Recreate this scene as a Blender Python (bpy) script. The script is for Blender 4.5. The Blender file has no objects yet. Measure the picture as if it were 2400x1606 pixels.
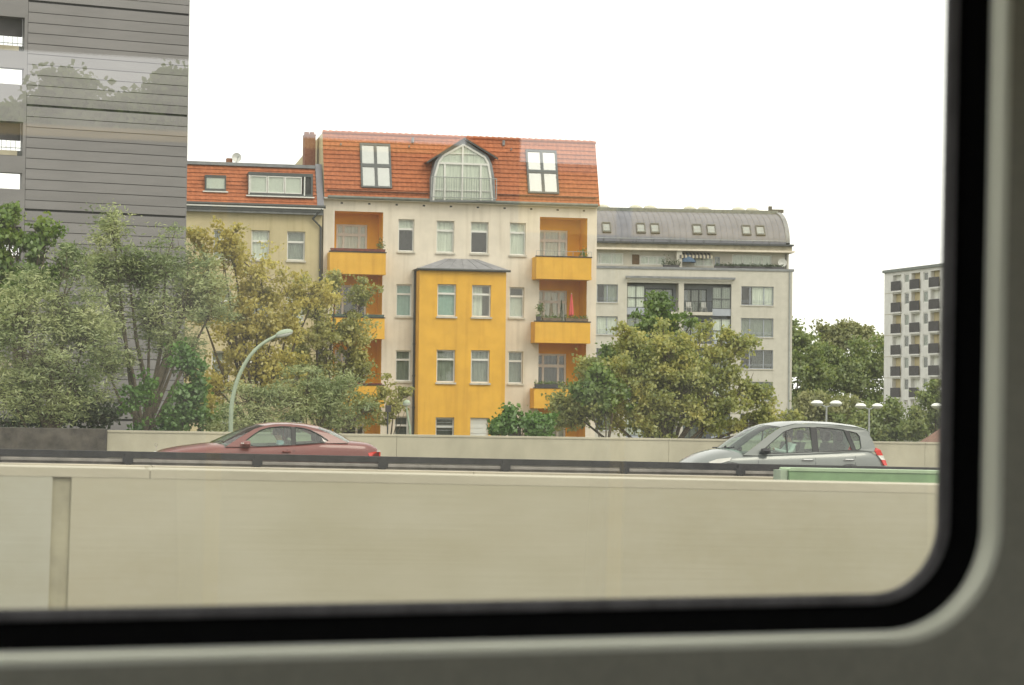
import bpy, math, random
import numpy as np
from mathutils import Vector, Matrix, noise, geometry

random.seed(7)
RNG = np.random.default_rng(7)
R = math.radians
sc = bpy.context.scene
COL = sc.collection

# ------------------------------------------------------------------ camera
FPX = 5000.0                                   # focal length in pixels of the 2400 px wide photograph
EYE = Vector((0.0, 0.0, 4.0))
yaw, pitch, roll = R(17.5), math.atan(138 / FPX), R(0.65)
FWD = Vector((math.sin(yaw) * math.cos(pitch), math.cos(yaw) * math.cos(pitch), math.sin(pitch)))
_R0 = Vector((math.cos(yaw), -math.sin(yaw), 0)); _U0 = _R0.cross(FWD)
RGT = _R0 * math.cos(roll) + _U0 * math.sin(roll)
UPV = _U0 * math.cos(roll) - _R0 * math.sin(roll)
cam = bpy.data.cameras.new('camera'); camo = bpy.data.objects.new('camera', cam); COL.objects.link(camo)
camo.matrix_world = Matrix(((RGT.x, UPV.x, -FWD.x, EYE.x), (RGT.y, UPV.y, -FWD.y, EYE.y), (RGT.z, UPV.z, -FWD.z, EYE.z), (0, 0, 0, 1)))
cam.sensor_width = 36.0; cam.lens = 36.0 * FPX / 2400.0
cam.clip_start = 0.05; cam.clip_end = 6000
cam.dof.use_dof = True; cam.dof.focus_distance = 75.0; cam.dof.aperture_fstop = 9.0
sc.camera = camo

# ------------------------------------------------------------------ overcast sky, soft sun, exposure
SUN_DIR = Vector((0.30, -0.62, 0.72)).normalized()
W = bpy.data.worlds.new('World'); sc.world = W; W.use_nodes = True
nt = W.node_tree; nt.nodes.clear()
o_ = nt.nodes.new('ShaderNodeOutputWorld'); bg = nt.nodes.new('ShaderNodeBackground')
sky = nt.nodes.new('ShaderNodeTexSky'); sky.sky_type = 'NISHITA'; sky.sun_disc = False
sky.sun_elevation = math.asin(SUN_DIR.z); sky.sun_rotation = math.atan2(SUN_DIR.x, SUN_DIR.y)
sky.dust_density = 4.0; sky.air_density = 1.0
tc = nt.nodes.new('ShaderNodeTexCoord'); nz = nt.nodes.new('ShaderNodeTexNoise')
nz.inputs['Scale'].default_value = 3.0; nz.inputs['Detail'].default_value = 6
cr = nt.nodes.new('ShaderNodeValToRGB')
cr.color_ramp.elements[0].position = 0.3; cr.color_ramp.elements[0].color = (0.82, 0.83, 0.84, 1)
cr.color_ramp.elements[1].position = 0.7; cr.color_ramp.elements[1].color = (1, 1, 0.99, 1)
mul = nt.nodes.new('ShaderNodeVectorMath'); mul.operation = 'SCALE'; mul.inputs['Scale'].default_value = 15.0
mx = nt.nodes.new('ShaderNodeMixRGB'); mx.inputs[0].default_value = 0.86
nt.links.new(tc.outputs['Generated'], nz.inputs['Vector']); nt.links.new(nz.outputs['Fac'], cr.inputs['Fac'])
nt.links.new(cr.outputs['Color'], mul.inputs[0])
nt.links.new(sky.outputs['Color'], mx.inputs[1]); nt.links.new(mul.outputs['Vector'], mx.inputs[2])
nt.links.new(mx.outputs['Color'], bg.inputs['Color']); bg.inputs['Strength'].default_value = 0.12
nt.links.new(bg.outputs['Background'], o_.inputs['Surface'])
sl = bpy.data.lights.new('sun', 'SUN'); sl.energy = 1.0; sl.angle = R(24); sl.color = (1.0, 0.95, 0.86)
so = bpy.data.objects.new('sun', sl); COL.objects.link(so)
so.rotation_euler = SUN_DIR.to_track_quat('Z', 'Y').to_euler()
sc.view_settings.view_transform = 'Standard'; sc.view_settings.look = 'None'
sc.view_settings.gamma = 1.0; sc.view_settings.use_curve_mapping = False
sc.view_settings.exposure = 0.28
sc.render.engine = 'CYCLES'
cy = sc.cycles
cy.max_bounces = 10; cy.diffuse_bounces = 4; cy.glossy_bounces = 4; cy.transmission_bounces = 6; cy.transparent_max_bounces = 16
cy.use_denoising = True; cy.caustics_reflective = False; cy.caustics_refractive = False

# ------------------------------------------------------------------ pixel rays and local frames
def ray(x, y):
    return FWD + RGT * ((x - 1200) / FPX) - UPV * ((y - 803) / FPX)

class Frame:
    """A thing's own axes: x along its front, y into it (away from the train), z up."""
    def __init__(s, O, delta, grade=0.0, tilt=0.0):
        s.M = Matrix.Translation(Vector(O)) @ Matrix.Rotation(R(delta), 4, 'Z') @ Matrix.Rotation(grade, 4, 'Y') @ Matrix.Rotation(tilt, 4, 'X')
        s.I = s.M.inverted()
    def px(s, x, y, n=0.0):
        o = s.I @ EYE; d = s.I.to_3x3() @ ray(x, y); t = (n - o.y) / d.y
        p = o + d * t
        return p.x, p.z

def zoom(x0, y0, k): return lambda X, Y: (x0 + X / k, y0 + Y / k)
P1 = lambda X, Y: (X, Y)
Z1 = zoom(0, 0, 2.904); Z2 = zoom(430, 290, 4.42); Z3 = zoom(720, 290, 3.347); Z4 = zoom(740, 460, 3.55)
Z5 = zoom(740, 740, 3.55); Z6 = zoom(1380, 460, 4.686); Z7 = zoom(1380, 680, 4.356); Z8 = zoom(1840, 580, 3.267)

def rect(F, zf, X0, Y0, X1, Y1, n=0.0):
    xm, ym = (X0 + X1) / 2, (Y0 + Y1) / 2
    return F.px(*zf(X0, ym), n)[0], F.px(*zf(X1, ym), n)[0], F.px(*zf(xm, Y1), n)[1], F.px(*zf(xm, Y0), n)[1]
def pts(F, zf, L, n=0.0): return [F.px(*zf(X, Y), n) for X, Y in L]

# ------------------------------------------------------------------ mesh collecting
class MB:
    def __init__(s): s.v = []; s.f = []; s.m = []
    def add(s, vs, fs, m=0):
        k = len(s.v); s.v += [tuple(p) for p in vs]; s.f += [tuple(i + k for i in f) for f in fs]; s.m += [m] * len(fs)
    def box(s, x0, x1, y0, y1, z0, z1, m=0):
        s.add([(x0, y0, z0), (x1, y0, z0), (x1, y1, z0), (x0, y1, z0), (x0, y0, z1), (x1, y0, z1), (x1, y1, z1), (x0, y1, z1)],
              [(0, 3, 2, 1), (4, 5, 6, 7), (0, 1, 5, 4), (1, 2, 6, 5), (2, 3, 7, 6), (3, 0, 4, 7)], m)
    def prism(s, poly, y0, y1, m=0):
        """polygon of (x, z) extruded from y0 to y1"""
        n = len(poly)
        s.add([(x, y0, z) for x, z in poly] + [(x, y1, z) for x, z in poly],
              [tuple(range(n)), tuple(range(2 * n - 1, n - 1, -1))] + [(i, i + n, (i + 1) % n + n, (i + 1) % n) for i in range(n)], m)
    def tube(s, P, r, k=6, m=0, caps=True):
        P = [Vector(p) for p in P]
        if not hasattr(r, '__len__'): r = [r] * len(P)
        vs = []; fs = []; up = None
        for i, p in enumerate(P):
            t = (P[min(i + 1, len(P) - 1)] - P[max(i - 1, 0)])
            t = t.normalized() if t.length > 1e-9 else Vector((0, 0, 1))
            if up is None: up = t.orthogonal().normalized()
            up = (up - t * up.dot(t)); up = up.normalized() if up.length > 1e-6 else t.orthogonal().normalized()
            b = t.cross(up)
            for j in range(k):
                a = 2 * math.pi * j / k
                vs.append(p + up * (math.cos(a) * r[i]) + b * (math.sin(a) * r[i]))
        for i in range(len(P) - 1):
            for j in range(k):
                fs.append((i * k + j, i * k + (j + 1) % k, (i + 1) * k + (j + 1) % k, (i + 1) * k + j))
        if caps: fs += [tuple(range(k - 1, -1, -1)), tuple((len(P) - 1) * k + j for j in range(k))]
        s.add(vs, fs, m)
    def lathe(s, prof, c, k=16, m=0, axis='Z', ax=1.0, ay=1.0):
        c = Vector(c); vs = []; fs = []
        for r_, h in prof:
            for j in range(k):
                a = 2 * math.pi * j / k; q = (r_ * math.cos(a) * ax, r_ * math.sin(a) * ay)
                vs.append(c + (Vector((q[0], q[1], h)) if axis == 'Z' else Vector((q[0], h, q[1]))))
        for i in range(len(prof) - 1):
            for j in range(k): fs.append((i * k + j, i * k + (j + 1) % k, (i + 1) * k + (j + 1) % k, (i + 1) * k + j))
        s.add(vs, fs, m)
    def wall(s, s0, s1, z0, z1, holes, y=0.0, t=0.3, m=0, edges=True):
        """sheet in the x-z plane with rectangular holes and their reveals"""
        xs = sorted({s0, s1} | {min(max(h[i], s0), s1) for h in holes for i in (0, 1)})
        zs = sorted({z0, z1} | {min(max(h[i], z0), z1) for h in holes for i in (2, 3)})
        for a, b in zip(xs, xs[1:]):
            for c, d in zip(zs, zs[1:]):
                if b - a < 1e-5 or d - c < 1e-5: continue
                mx_, mz_ = (a + b) / 2, (c + d) / 2
                if any(h[0] < mx_ < h[1] and h[2] < mz_ < h[3] for h in holes): continue
                s.add([(a, y, c), (b, y, c), (b, y, d), (a, y, d)], [(0, 1, 2, 3)], m)
        for h in holes:
            a, b, c, d = h[:4]
            s.add([(a, y, c), (b, y, c), (b, y, d), (a, y, d), (a, y + t, c), (b, y + t, c), (b, y + t, d), (a, y + t, d)],
                  [(0, 4, 5, 1), (1, 5, 6, 2), (2, 6, 7, 3), (3, 7, 4, 0)], m)
    def build(s, name, mats, parent=None, M=None, smooth=None):
        me = bpy.data.meshes.new(name); me.from_pydata(s.v, [], s.f)
        for mm in (mats if isinstance(mats, (list, tuple)) else [mats]): me.materials.append(mm)
        if any(s.m): me.polygons.foreach_set('material_index', s.m)
        if smooth is not None:
            me.polygons.foreach_set('use_smooth', [True] * len(s.f)); me.set_sharp_from_angle(angle=R(smooth))
        me.update()
        o = bpy.data.objects.new(name, me); COL.objects.link(o)
        if parent: o.parent = parent
        if M is not None: o.matrix_world = M
        return o

def tag(o, label=None, cat=None, group=None, kind=None):
    if label: o['label'] = label
    if cat: o['category'] = cat
    if group: o['group'] = group
    if kind: o['kind'] = kind
    return o
def thing(name, label, cat, M, group=None):
    o = bpy.data.objects.new(name, None); COL.objects.link(o); o.matrix_world = M
    o.empty_display_size = 0.3
    return tag(o, label, cat, group)
def dup(o, M=None, parent=None):
    """a thing with copies of its parts and sub-parts"""
    c = o.copy(); COL.objects.link(c)
    if parent: c.parent = parent
    if M is not None: c.matrix_world = M
    for ch in list(o.children): dup(ch, None, c)
    return c

# ------------------------------------------------------------------ materials
def mat(name, col, rough=0.75, var=0.12, scale=2.0, bump=0.0, bscale=40.0, metal=0.0, coat=0.0, stretch=(1, 1, 1), col2=None, spec=0.5, detail=6, lo=0.35, hi=0.65, rand=0.0):
    m = bpy.data.materials.new(name); m.use_nodes = True; t = m.node_tree; b = t.nodes['Principled BSDF']
    b.inputs['Roughness'].default_value = rough; b.inputs['Metallic'].default_value = metal
    b.inputs['Coat Weight'].default_value = coat; b.inputs['Specular IOR Level'].default_value = spec
    c1 = tuple(c * (1 - var) for c in col) + (1,); c2 = tuple(min(1, c * (1 + var)) for c in (col2 or col)) + (1,)
    tcn = t.nodes.new('ShaderNodeTexCoord'); mp = t.nodes.new('ShaderNodeMapping'); mp.inputs['Scale'].default_value = stretch
    n = t.nodes.new('ShaderNodeTexNoise'); n.inputs['Scale'].default_value = scale; n.inputs['Detail'].default_value = detail; n.inputs['Roughness'].default_value = 0.62
    r_ = t.nodes.new('ShaderNodeValToRGB'); r_.color_ramp.elements[0].position = lo; r_.color_ramp.elements[1].position = hi
    r_.color_ramp.elements[0].color = c1; r_.color_ramp.elements[1].color = c2
    t.links.new(tcn.outputs['Object'], mp.inputs['Vector']); t.links.new(mp.outputs['Vector'], n.inputs['Vector'])
    t.links.new(n.outputs['Fac'], r_.inputs['Fac']); t.links.new(r_.outputs['Color'], b.inputs['Base Color'])
    if bump:
        n2 = t.nodes.new('ShaderNodeTexNoise'); n2.inputs['Scale'].default_value = bscale; n2.inputs['Detail'].default_value = 4
        bp = t.nodes.new('ShaderNodeBump'); bp.inputs['Strength'].default_value = bump; bp.inputs['Distance'].default_value = 0.01
        t.links.new(mp.outputs['Vector'], n2.inputs['Vector']); t.links.new(n2.outputs['Fac'], bp.inputs['Height']); t.links.new(bp.outputs['Normal'], b.inputs['Normal'])
    if rand:
        oi = t.nodes.new('ShaderNodeObjectInfo'); mr = t.nodes.new('ShaderNodeMapRange'); mr.inputs['To Min'].default_value = 1 - rand; mr.inputs['To Max'].default_value = 1 + rand
        vm = t.nodes.new('ShaderNodeVectorMath'); vm.operation = 'SCALE'
        t.links.new(oi.outputs['Random'], mr.inputs['Value']); t.links.new(r_.outputs['Color'], vm.inputs[0]); t.links.new(mr.outputs['Result'], vm.inputs['Scale']); t.links.new(vm.outputs['Vector'], b.inputs['Base Color'])
        t.links.new(oi.outputs['Random'], mp.inputs['Location'])
    return m

def plaster(name, col, dirt=(0.5, 0.45, 0.36), amt=0.35, grain=0.06):
    """painted render: blotches, rain streaks and grain"""
    m = mat(name, col, 0.9, grain, 1.2, bump=0.25, bscale=25)
    t = m.node_tree; b = t.nodes['Principled BSDF']
    src = b.inputs['Base Color'].links[0].from_socket
    tcn = t.nodes.new('ShaderNodeTexCoord'); mp = t.nodes.new('ShaderNodeMapping'); mp.inputs['Scale'].default_value = (1.6, 1.6, 0.09)
    n = t.nodes.new('ShaderNodeTexNoise'); n.inputs['Scale'].default_value = 2.2; n.inputs['Detail'].default_value = 8
    r_ = t.nodes.new('ShaderNodeValToRGB'); r_.color_ramp.elements[0].position = 0.5; r_.color_ramp.elements[1].position = 0.78
    r_.color_ramp.elements[0].color = (0, 0, 0, 1); r_.color_ramp.elements[1].color = (amt, amt, amt, 1)
    mx_ = t.nodes.new('ShaderNodeMixRGB'); mx_.blend_type = 'MULTIPLY'; mx_.inputs[2].default_value = (*dirt, 1)
    t.links.new(tcn.outputs['Object'], mp.inputs['Vector']); t.links.new(mp.outputs['Vector'], n.inputs['Vector'])
    t.links.new(n.outputs['Fac'], r_.inputs['Fac']); t.links.new(r_.outputs['Color'], mx_.inputs[0])
    t.links.new(src, mx_.inputs[1]); t.links.new(mx_.outputs['Color'], b.inputs['Base Color'])
    return m

def glass(name, tint, refl_min, refl_max=1.0, rough=0.0, blend=0.15):
    m = bpy.data.materials.new(name); m.use_nodes = True; t = m.node_tree; t.nodes.clear()
    o = t.nodes.new('ShaderNodeOutputMaterial'); tr = t.nodes.new('ShaderNodeBsdfTransparent'); g = t.nodes.new('ShaderNodeBsdfGlossy')
    g.inputs['Roughness'].default_value = rough; tr.inputs['Color'].default_value = (*tint, 1)
    ge = t.nodes.new('ShaderNodeNewGeometry'); dt = t.nodes.new('ShaderNodeVectorMath'); dt.operation = 'DOT_PRODUCT'
    ab = t.nodes.new('ShaderNodeMath'); ab.operation = 'ABSOLUTE'; om = t.nodes.new('ShaderNodeMath'); om.operation = 'SUBTRACT'; om.inputs[0].default_value = 1.0
    pw_ = t.nodes.new('ShaderNodeMath'); pw_.operation = 'POWER'; pw_.inputs[1].default_value = 5.0
    t.links.new(ge.outputs['Normal'], dt.inputs[0]); t.links.new(ge.outputs['Incoming'], dt.inputs[1]); t.links.new(dt.outputs['Value'], ab.inputs[0])
    t.links.new(ab.outputs[0], om.inputs[1]); t.links.new(om.outputs[0], pw_.inputs[0])
    mr = t.nodes.new('ShaderNodeMapRange'); mr.inputs['To Min'].default_value = refl_min; mr.inputs['To Max'].default_value = refl_max
    mixn = t.nodes.new('ShaderNodeMixShader')
    t.links.new(pw_.outputs[0], mr.inputs['Value']); t.links.new(mr.outputs['Result'], mixn.inputs['Fac'])
    t.links.new(tr.outputs['BSDF'], mixn.inputs[1]); t.links.new(g.outputs['BSDF'], mixn.inputs[2]); t.links.new(mixn.outputs['Shader'], o.inputs['Surface'])
    return m

def leafmat(name, cols, trans=0.35):
    m = bpy.data.materials.new(name); m.use_nodes = True; t = m.node_tree; t.nodes.clear()
    o = t.nodes.new('ShaderNodeOutputMaterial'); d = t.nodes.new('ShaderNodeBsdfDiffuse'); tl = t.nodes.new('ShaderNodeBsdfTranslucent')
    gl = t.nodes.new('ShaderNodeBsdfGlossy'); gl.inputs['Roughness'].default_value = 0.45; gl.inputs['Color'].default_value = (0.9, 0.95, 0.9, 1)
    g = t.nodes.new('ShaderNodeNewGeometry'); r_ = t.nodes.new('ShaderNodeValToRGB')
    tcn = t.nodes.new('ShaderNodeTexCoord'); n = t.nodes.new('ShaderNodeTexNoise'); n.inputs['Scale'].default_value = 0.9; n.inputs['Detail'].default_value = 3
    ad = t.nodes.new('ShaderNodeMath'); ad.operation = 'MULTIPLY_ADD'; ad.inputs[1].default_value = 0.34
    sb = t.nodes.new('ShaderNodeMath'); sb.operation = 'MULTIPLY_ADD'; sb.inputs[1].default_value = 1.7; sb.inputs[2].default_value = -0.50
    t.links.new(tcn.outputs['Object'], n.inputs['Vector']); t.links.new(n.outputs['Fac'], sb.inputs[0])
    t.links.new(g.outputs['Random Per Island'], ad.inputs[0]); t.links.new(sb.outputs[0], ad.inputs[2])
    el = r_.color_ramp.elements
    for i, c in enumerate(cols):
        p = i / (len(cols) - 1)
        e = el[i] if i < 2 else el.new(p)
        e.position = p; e.color = (*c, 1)
    t.links.new(ad.outputs[0], r_.inputs['Fac'])
    t.links.new(r_.outputs['Color'], d.inputs['Color']); t.links.new(r_.outputs['Color'], tl.inputs['Color'])
    a = t.nodes.new('ShaderNodeMixShader'); a.inputs[0].default_value = trans
    b = t.nodes.new('ShaderNodeMixShader'); b.inputs[0].default_value = 0.06
    t.links.new(d.outputs[0], a.inputs[1]); t.links.new(tl.outputs[0], a.inputs[2])
    t.links.new(a.outputs[0], b.inputs[1]); t.links.new(gl.outputs[0], b.inputs[2]); t.links.new(b.outputs[0], o.inputs['Surface'])
    return m

M_ = {
 'ground': mat('ground_earth', (0.10, 0.10, 0.055), 0.95, 0.3, 0.4, bump=0.4, bscale=6),
 'asphalt': mat('asphalt', (0.055, 0.055, 0.052), 0.9, 0.2, 3, bump=0.4, bscale=60),
 'ballast': mat('ballast', (0.14, 0.12, 0.10), 0.95, 0.45, 14, bump=0.8, bscale=20),
 'paint_white': mat('road_paint', (0.75, 0.75, 0.72), 0.6, 0.08, 4),
 'cream': plaster('cream_render', (0.74, 0.67, 0.56), amt=0.36),
 'yellow': plaster('yellow_render', (0.76, 0.425, 0.055), (0.60, 0.50, 0.40), 0.42, 0.07),
 'orange': plaster('orange_render', (0.86, 0.455, 0.035), (0.7, 0.6, 0.5), 0.25, 0.05),
 'beige': plaster('beige_render', (0.56, 0.48, 0.29), (0.6, 0.55, 0.45), 0.5),
 'greige': plaster('greige_render', (0.57, 0.545, 0.475), (0.7, 0.68, 0.62), 0.3),
 'white_wall': plaster('white_render', (0.72, 0.71, 0.68), (0.6, 0.6, 0.58), 0.35),
 'tile': mat('clay_tile', (0.37, 0.108, 0.036), 0.78, 0.13, 5, bump=0.15, col2=(0.41, 0.132, 0.048), rand=0.06),
 'zinc': mat('zinc_sheet', (0.175, 0.177, 0.20), 0.5, 0.12, 0.8, metal=0.25, stretch=(1, 1, 0.4)),
 'lead': mat('lead_sheet', (0.22, 0.23, 0.24), 0.55, 0.2, 2.0),
 'slate': mat('bay_roof_sheet', (0.27, 0.27, 0.285), 0.6, 0.15, 2.5),
 'dark_metal': mat('dark_metal', (0.05, 0.055, 0.055), 0.5, 0.2, 4),
 'green_gutter': mat('weathered_gutter', (0.16, 0.18, 0.16), 0.55, 0.25, 3),
 'white_frame': mat('white_window_paint', (0.74, 0.74, 0.70), 0.45, 0.05, 3),
 'sill': mat('stone_sill', (0.55, 0.52, 0.44), 0.8, 0.15, 5),
 'grey_frame': mat('grey_window_paint', (0.38, 0.41, 0.46), 0.45, 0.08, 3),
 'dark_frame': mat('dark_window_paint', (0.075, 0.085, 0.085), 0.45, 0.15, 3),
 'brick': mat('chimney_brick', (0.30, 0.085, 0.05), 0.9, 0.4, 9, bump=0.6, bscale=18, col2=(0.20, 0.10, 0.06)),
 'net': mat('net_curtain', (0.85, 0.85, 0.78), 0.95, 0.18, 5, stretch=(3, 1, 0.15)),
 'grey_curtain': mat('grey_curtain', (0.30, 0.32, 0.29), 0.95, 0.3, 6, stretch=(4, 1, 0.2)),
 'teal': mat('teal_blind', (0.34, 0.52, 0.47), 0.9, 0.1, 4),
 'white_blind': mat('white_blind', (0.78, 0.79, 0.74), 0.9, 0.04, 3),
 'dim_curtain': mat('dim_drape', (0.10, 0.105, 0.10), 0.95, 0.4, 6, stretch=(3, 1, 0.2)),
 'red_box': mat('red_brown_trim', (0.17, 0.045, 0.03), 0.8, 0.35, 7),
 'green_box': mat('dark_green_trim', (0.07, 0.11, 0.09), 0.8, 0.3, 7),
 'brown_box': mat('weathered_wood', (0.16, 0.11, 0.07), 0.85, 0.35, 7),
 'terracotta': mat('terracotta', (0.42, 0.17, 0.07), 0.8, 0.2, 9),
 'cladding': mat('grey_cladding', (0.215, 0.207, 0.207), 0.6, 0.10, 0.7, stretch=(0.5, 1, 3), rand=0.07),
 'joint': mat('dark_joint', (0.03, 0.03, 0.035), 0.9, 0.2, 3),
 'slab': mat('concrete_slab', (0.42, 0.38, 0.28), 0.9, 0.2, 2),
 'parapet': mat('parapet_concrete', (0.50, 0.465, 0.35), 0.9, 0.12, 0.9, bump=0.25, bscale=14, stretch=(1, 1, 0.6), rand=0.03),
 'parapet_dark': mat('stained_concrete', (0.10, 0.09, 0.075), 0.95, 0.35, 3, bump=0.4, bscale=20),
 'wallc': None,
 'coping': mat('coping_concrete', (0.51, 0.475, 0.37), 0.9, 0.10, 2.5, bump=0.25, bscale=20, stretch=(0.4, 1, 1)),
 'steel': mat('galvanised_steel', (0.27, 0.25, 0.225), 0.6, 0.25, 2.5, metal=0.2),
 'steel_dark': mat('dark_steel', (0.035, 0.034, 0.035), 0.75, 0.35, 3),  # plain dark tone for the rail, posts, kerb base and copings
 'median': mat('median_concrete', (0.44, 0.39, 0.29), 0.9, 0.2, 1.5, stretch=(0.4, 1, 2)),
 'green_paint': mat('green_steel_paint', (0.205, 0.33, 0.165), 0.6, 0.14, 2),
 'green_lit_top': mat('green_lit_top_paint', (0.36, 0.48, 0.30), 0.6, 0.12, 2),  # paler green paints in the light on the barrier's top
 'lamp_green': mat('lamp_green_paint', (0.33, 0.40, 0.29), 0.5, 0.1, 4),
 'lamp_glass': mat('lamp_diffuser', (0.80, 0.82, 0.78), 0.3, 0.04, 4),
 'galv': mat('grey_pole', (0.35, 0.37, 0.36), 0.5, 0.15, 4, metal=0.3),
 'bark': mat('bark', (0.10, 0.08, 0.055), 0.95, 0.4, 8, bump=0.6, bscale=18),
 'red_paint': mat('red_car_paint', (0.165, 0.032, 0.024), 0.40, 0.04, 2, coat=0.7),
 'grey_paint': mat('grey_car_paint', (0.205, 0.222, 0.21), 0.36, 0.04, 2, metal=0.3, coat=0.7),
 'car_black': mat('black_trim', (0.02, 0.02, 0.022), 0.5, 0.2, 6),
 'tyre': mat('tyre_rubber', (0.02, 0.02, 0.02), 0.85, 0.2, 20),
 'rim': mat('alloy', (0.5, 0.5, 0.5), 0.3, 0.05, 5, metal=0.9),
 'chrome': mat('chrome', (0.75, 0.75, 0.73), 0.15, 0.03, 5, metal=0.9),
 'cabin': mat('cabin_trim', (0.10, 0.10, 0.095), 0.85, 0.2, 6),
 'tail_red': mat('tail_lamp_red', (0.72, 0.035, 0.02), 0.2, 0.04, 5, coat=0.8),
 'lamp_clear': mat('lamp_clear', (0.75, 0.74, 0.68), 0.15, 0.04, 5, coat=0.8),
 'skin': mat('skin', (0.48, 0.29, 0.20), 0.6, 0.06, 9),
 'hair': mat('hair', (0.05, 0.035, 0.025), 0.7, 0.3, 30),
 'shirt_blue': mat('pale_blue_shirt', (0.42, 0.55, 0.62), 0.9, 0.1, 8),
 'shirt_white': mat('white_shirt', (0.72, 0.74, 0.72), 0.9, 0.08, 8),
 'trim': mat('carriage_trim', (0.86, 0.87, 0.74), 0.6, 0.03, 4, bump=0.04, bscale=200, metal=0.3),
 'panel': mat('carriage_panel', (0.44, 0.435, 0.345), 0.6, 0.05, 60, bump=0.08, bscale=260, detail=2),
 'rubber': mat('black_gasket', (0.006, 0.006, 0.0065), 0.95, 0.15, 30, spec=0.05),
 'rubber_lip': mat('gasket_lip_sheen', (0.17, 0.165, 0.17), 0.8, 0.2, 12, stretch=(3, 1, 1), spec=0.2),  # grey puts the sheen of the rubber lip into its colour
 'cabin_floor': mat('carriage_floor', (0.10, 0.10, 0.11), 0.8, 0.2, 20),
 'ceiling': mat('carriage_ceiling', (0.55, 0.55, 0.50), 0.7, 0.04, 3),
 'rail_yellow': mat('yellow_handrail', (0.72, 0.48, 0.06), 0.35, 0.05, 4),
 'band_strip': mat('cream_ledge', (0.80, 0.72, 0.50), 0.6, 0.04, 4),
 'seat': mat('seat_fabric', (0.07, 0.08, 0.16), 0.95, 0.5, 25),
 'ochre': plaster('ochre_render', (0.80, 0.56, 0.14)),
 'parasol_red': mat('red_parasol_cloth', (0.66, 0.11, 0.10), 0.9, 0.1, 6),
 'parasol_blue': mat('blue_parasol_cloth', (0.075, 0.125, 0.20), 0.9, 0.15, 6),
 'brown_roof': mat('brown_roof', (0.22, 0.12, 0.085), 0.9, 0.25, 3, bump=0.3),
 'charcoal': mat('charcoal_panel', (0.062, 0.058, 0.062), 0.8, 0.2, 2),
 'dome': mat('plastic_dome', (0.58, 0.57, 0.47), 0.5, 0.05, 4),
 'dish': mat('dish_white', (0.66, 0.66, 0.62), 0.5, 0.05, 4),
 'door_white': mat('garage_door', (0.66, 0.67, 0.63), 0.6, 0.05, 3, stretch=(1, 1, 4)),
 'door_brown': mat('door_brown', (0.15, 0.09, 0.04), 0.7, 0.2, 5),
}
G_win = glass('window_glass', (0.80, 0.85, 0.80), 0.10)
G_sky = glass('skylight_glass', (0.50, 0.57, 0.56), 0.26, rough=0.3)
G_car = glass('car_glass', (0.62, 0.76, 0.68), 0.11)
G_train = glass('train_window_glass', (0.955, 0.945, 0.86), 0.16)
_t = G_train.node_tree; _o = [n for n in _t.nodes if n.type == 'OUTPUT_MATERIAL'][0]; _src = _o.inputs['Surface'].links[0].from_socket
_tl = _t.nodes.new('ShaderNodeBsdfTranslucent'); _tl.inputs['Color'].default_value = (0.80, 0.80, 0.70, 1)
_nz = _t.nodes.new('ShaderNodeTexNoise'); _nz.inputs['Scale'].default_value = 5.0; _nz.inputs['Detail'].default_value = 5
_tc = _t.nodes.new('ShaderNodeTexCoord'); _mr = _t.nodes.new('ShaderNodeMapRange')
_mr.inputs['From Min'].default_value = 0.35; _mr.inputs['From Max'].default_value = 0.75; _mr.inputs['To Min'].default_value = 0.026; _mr.inputs['To Max'].default_value = 0.075
_mx = _t.nodes.new('ShaderNodeMixShader')
_t.links.new(_tc.outputs['Object'], _nz.inputs['Vector']); _t.links.new(_nz.outputs['Fac'], _mr.inputs['Value']); _t.links.new(_mr.outputs['Result'], _mx.inputs['Fac'])
_t.links.new(_src, _mx.inputs[1]); _t.links.new(_tl.outputs[0], _mx.inputs[2]); _t.links.new(_mx.outputs[0], _o.inputs['Surface'])

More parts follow.
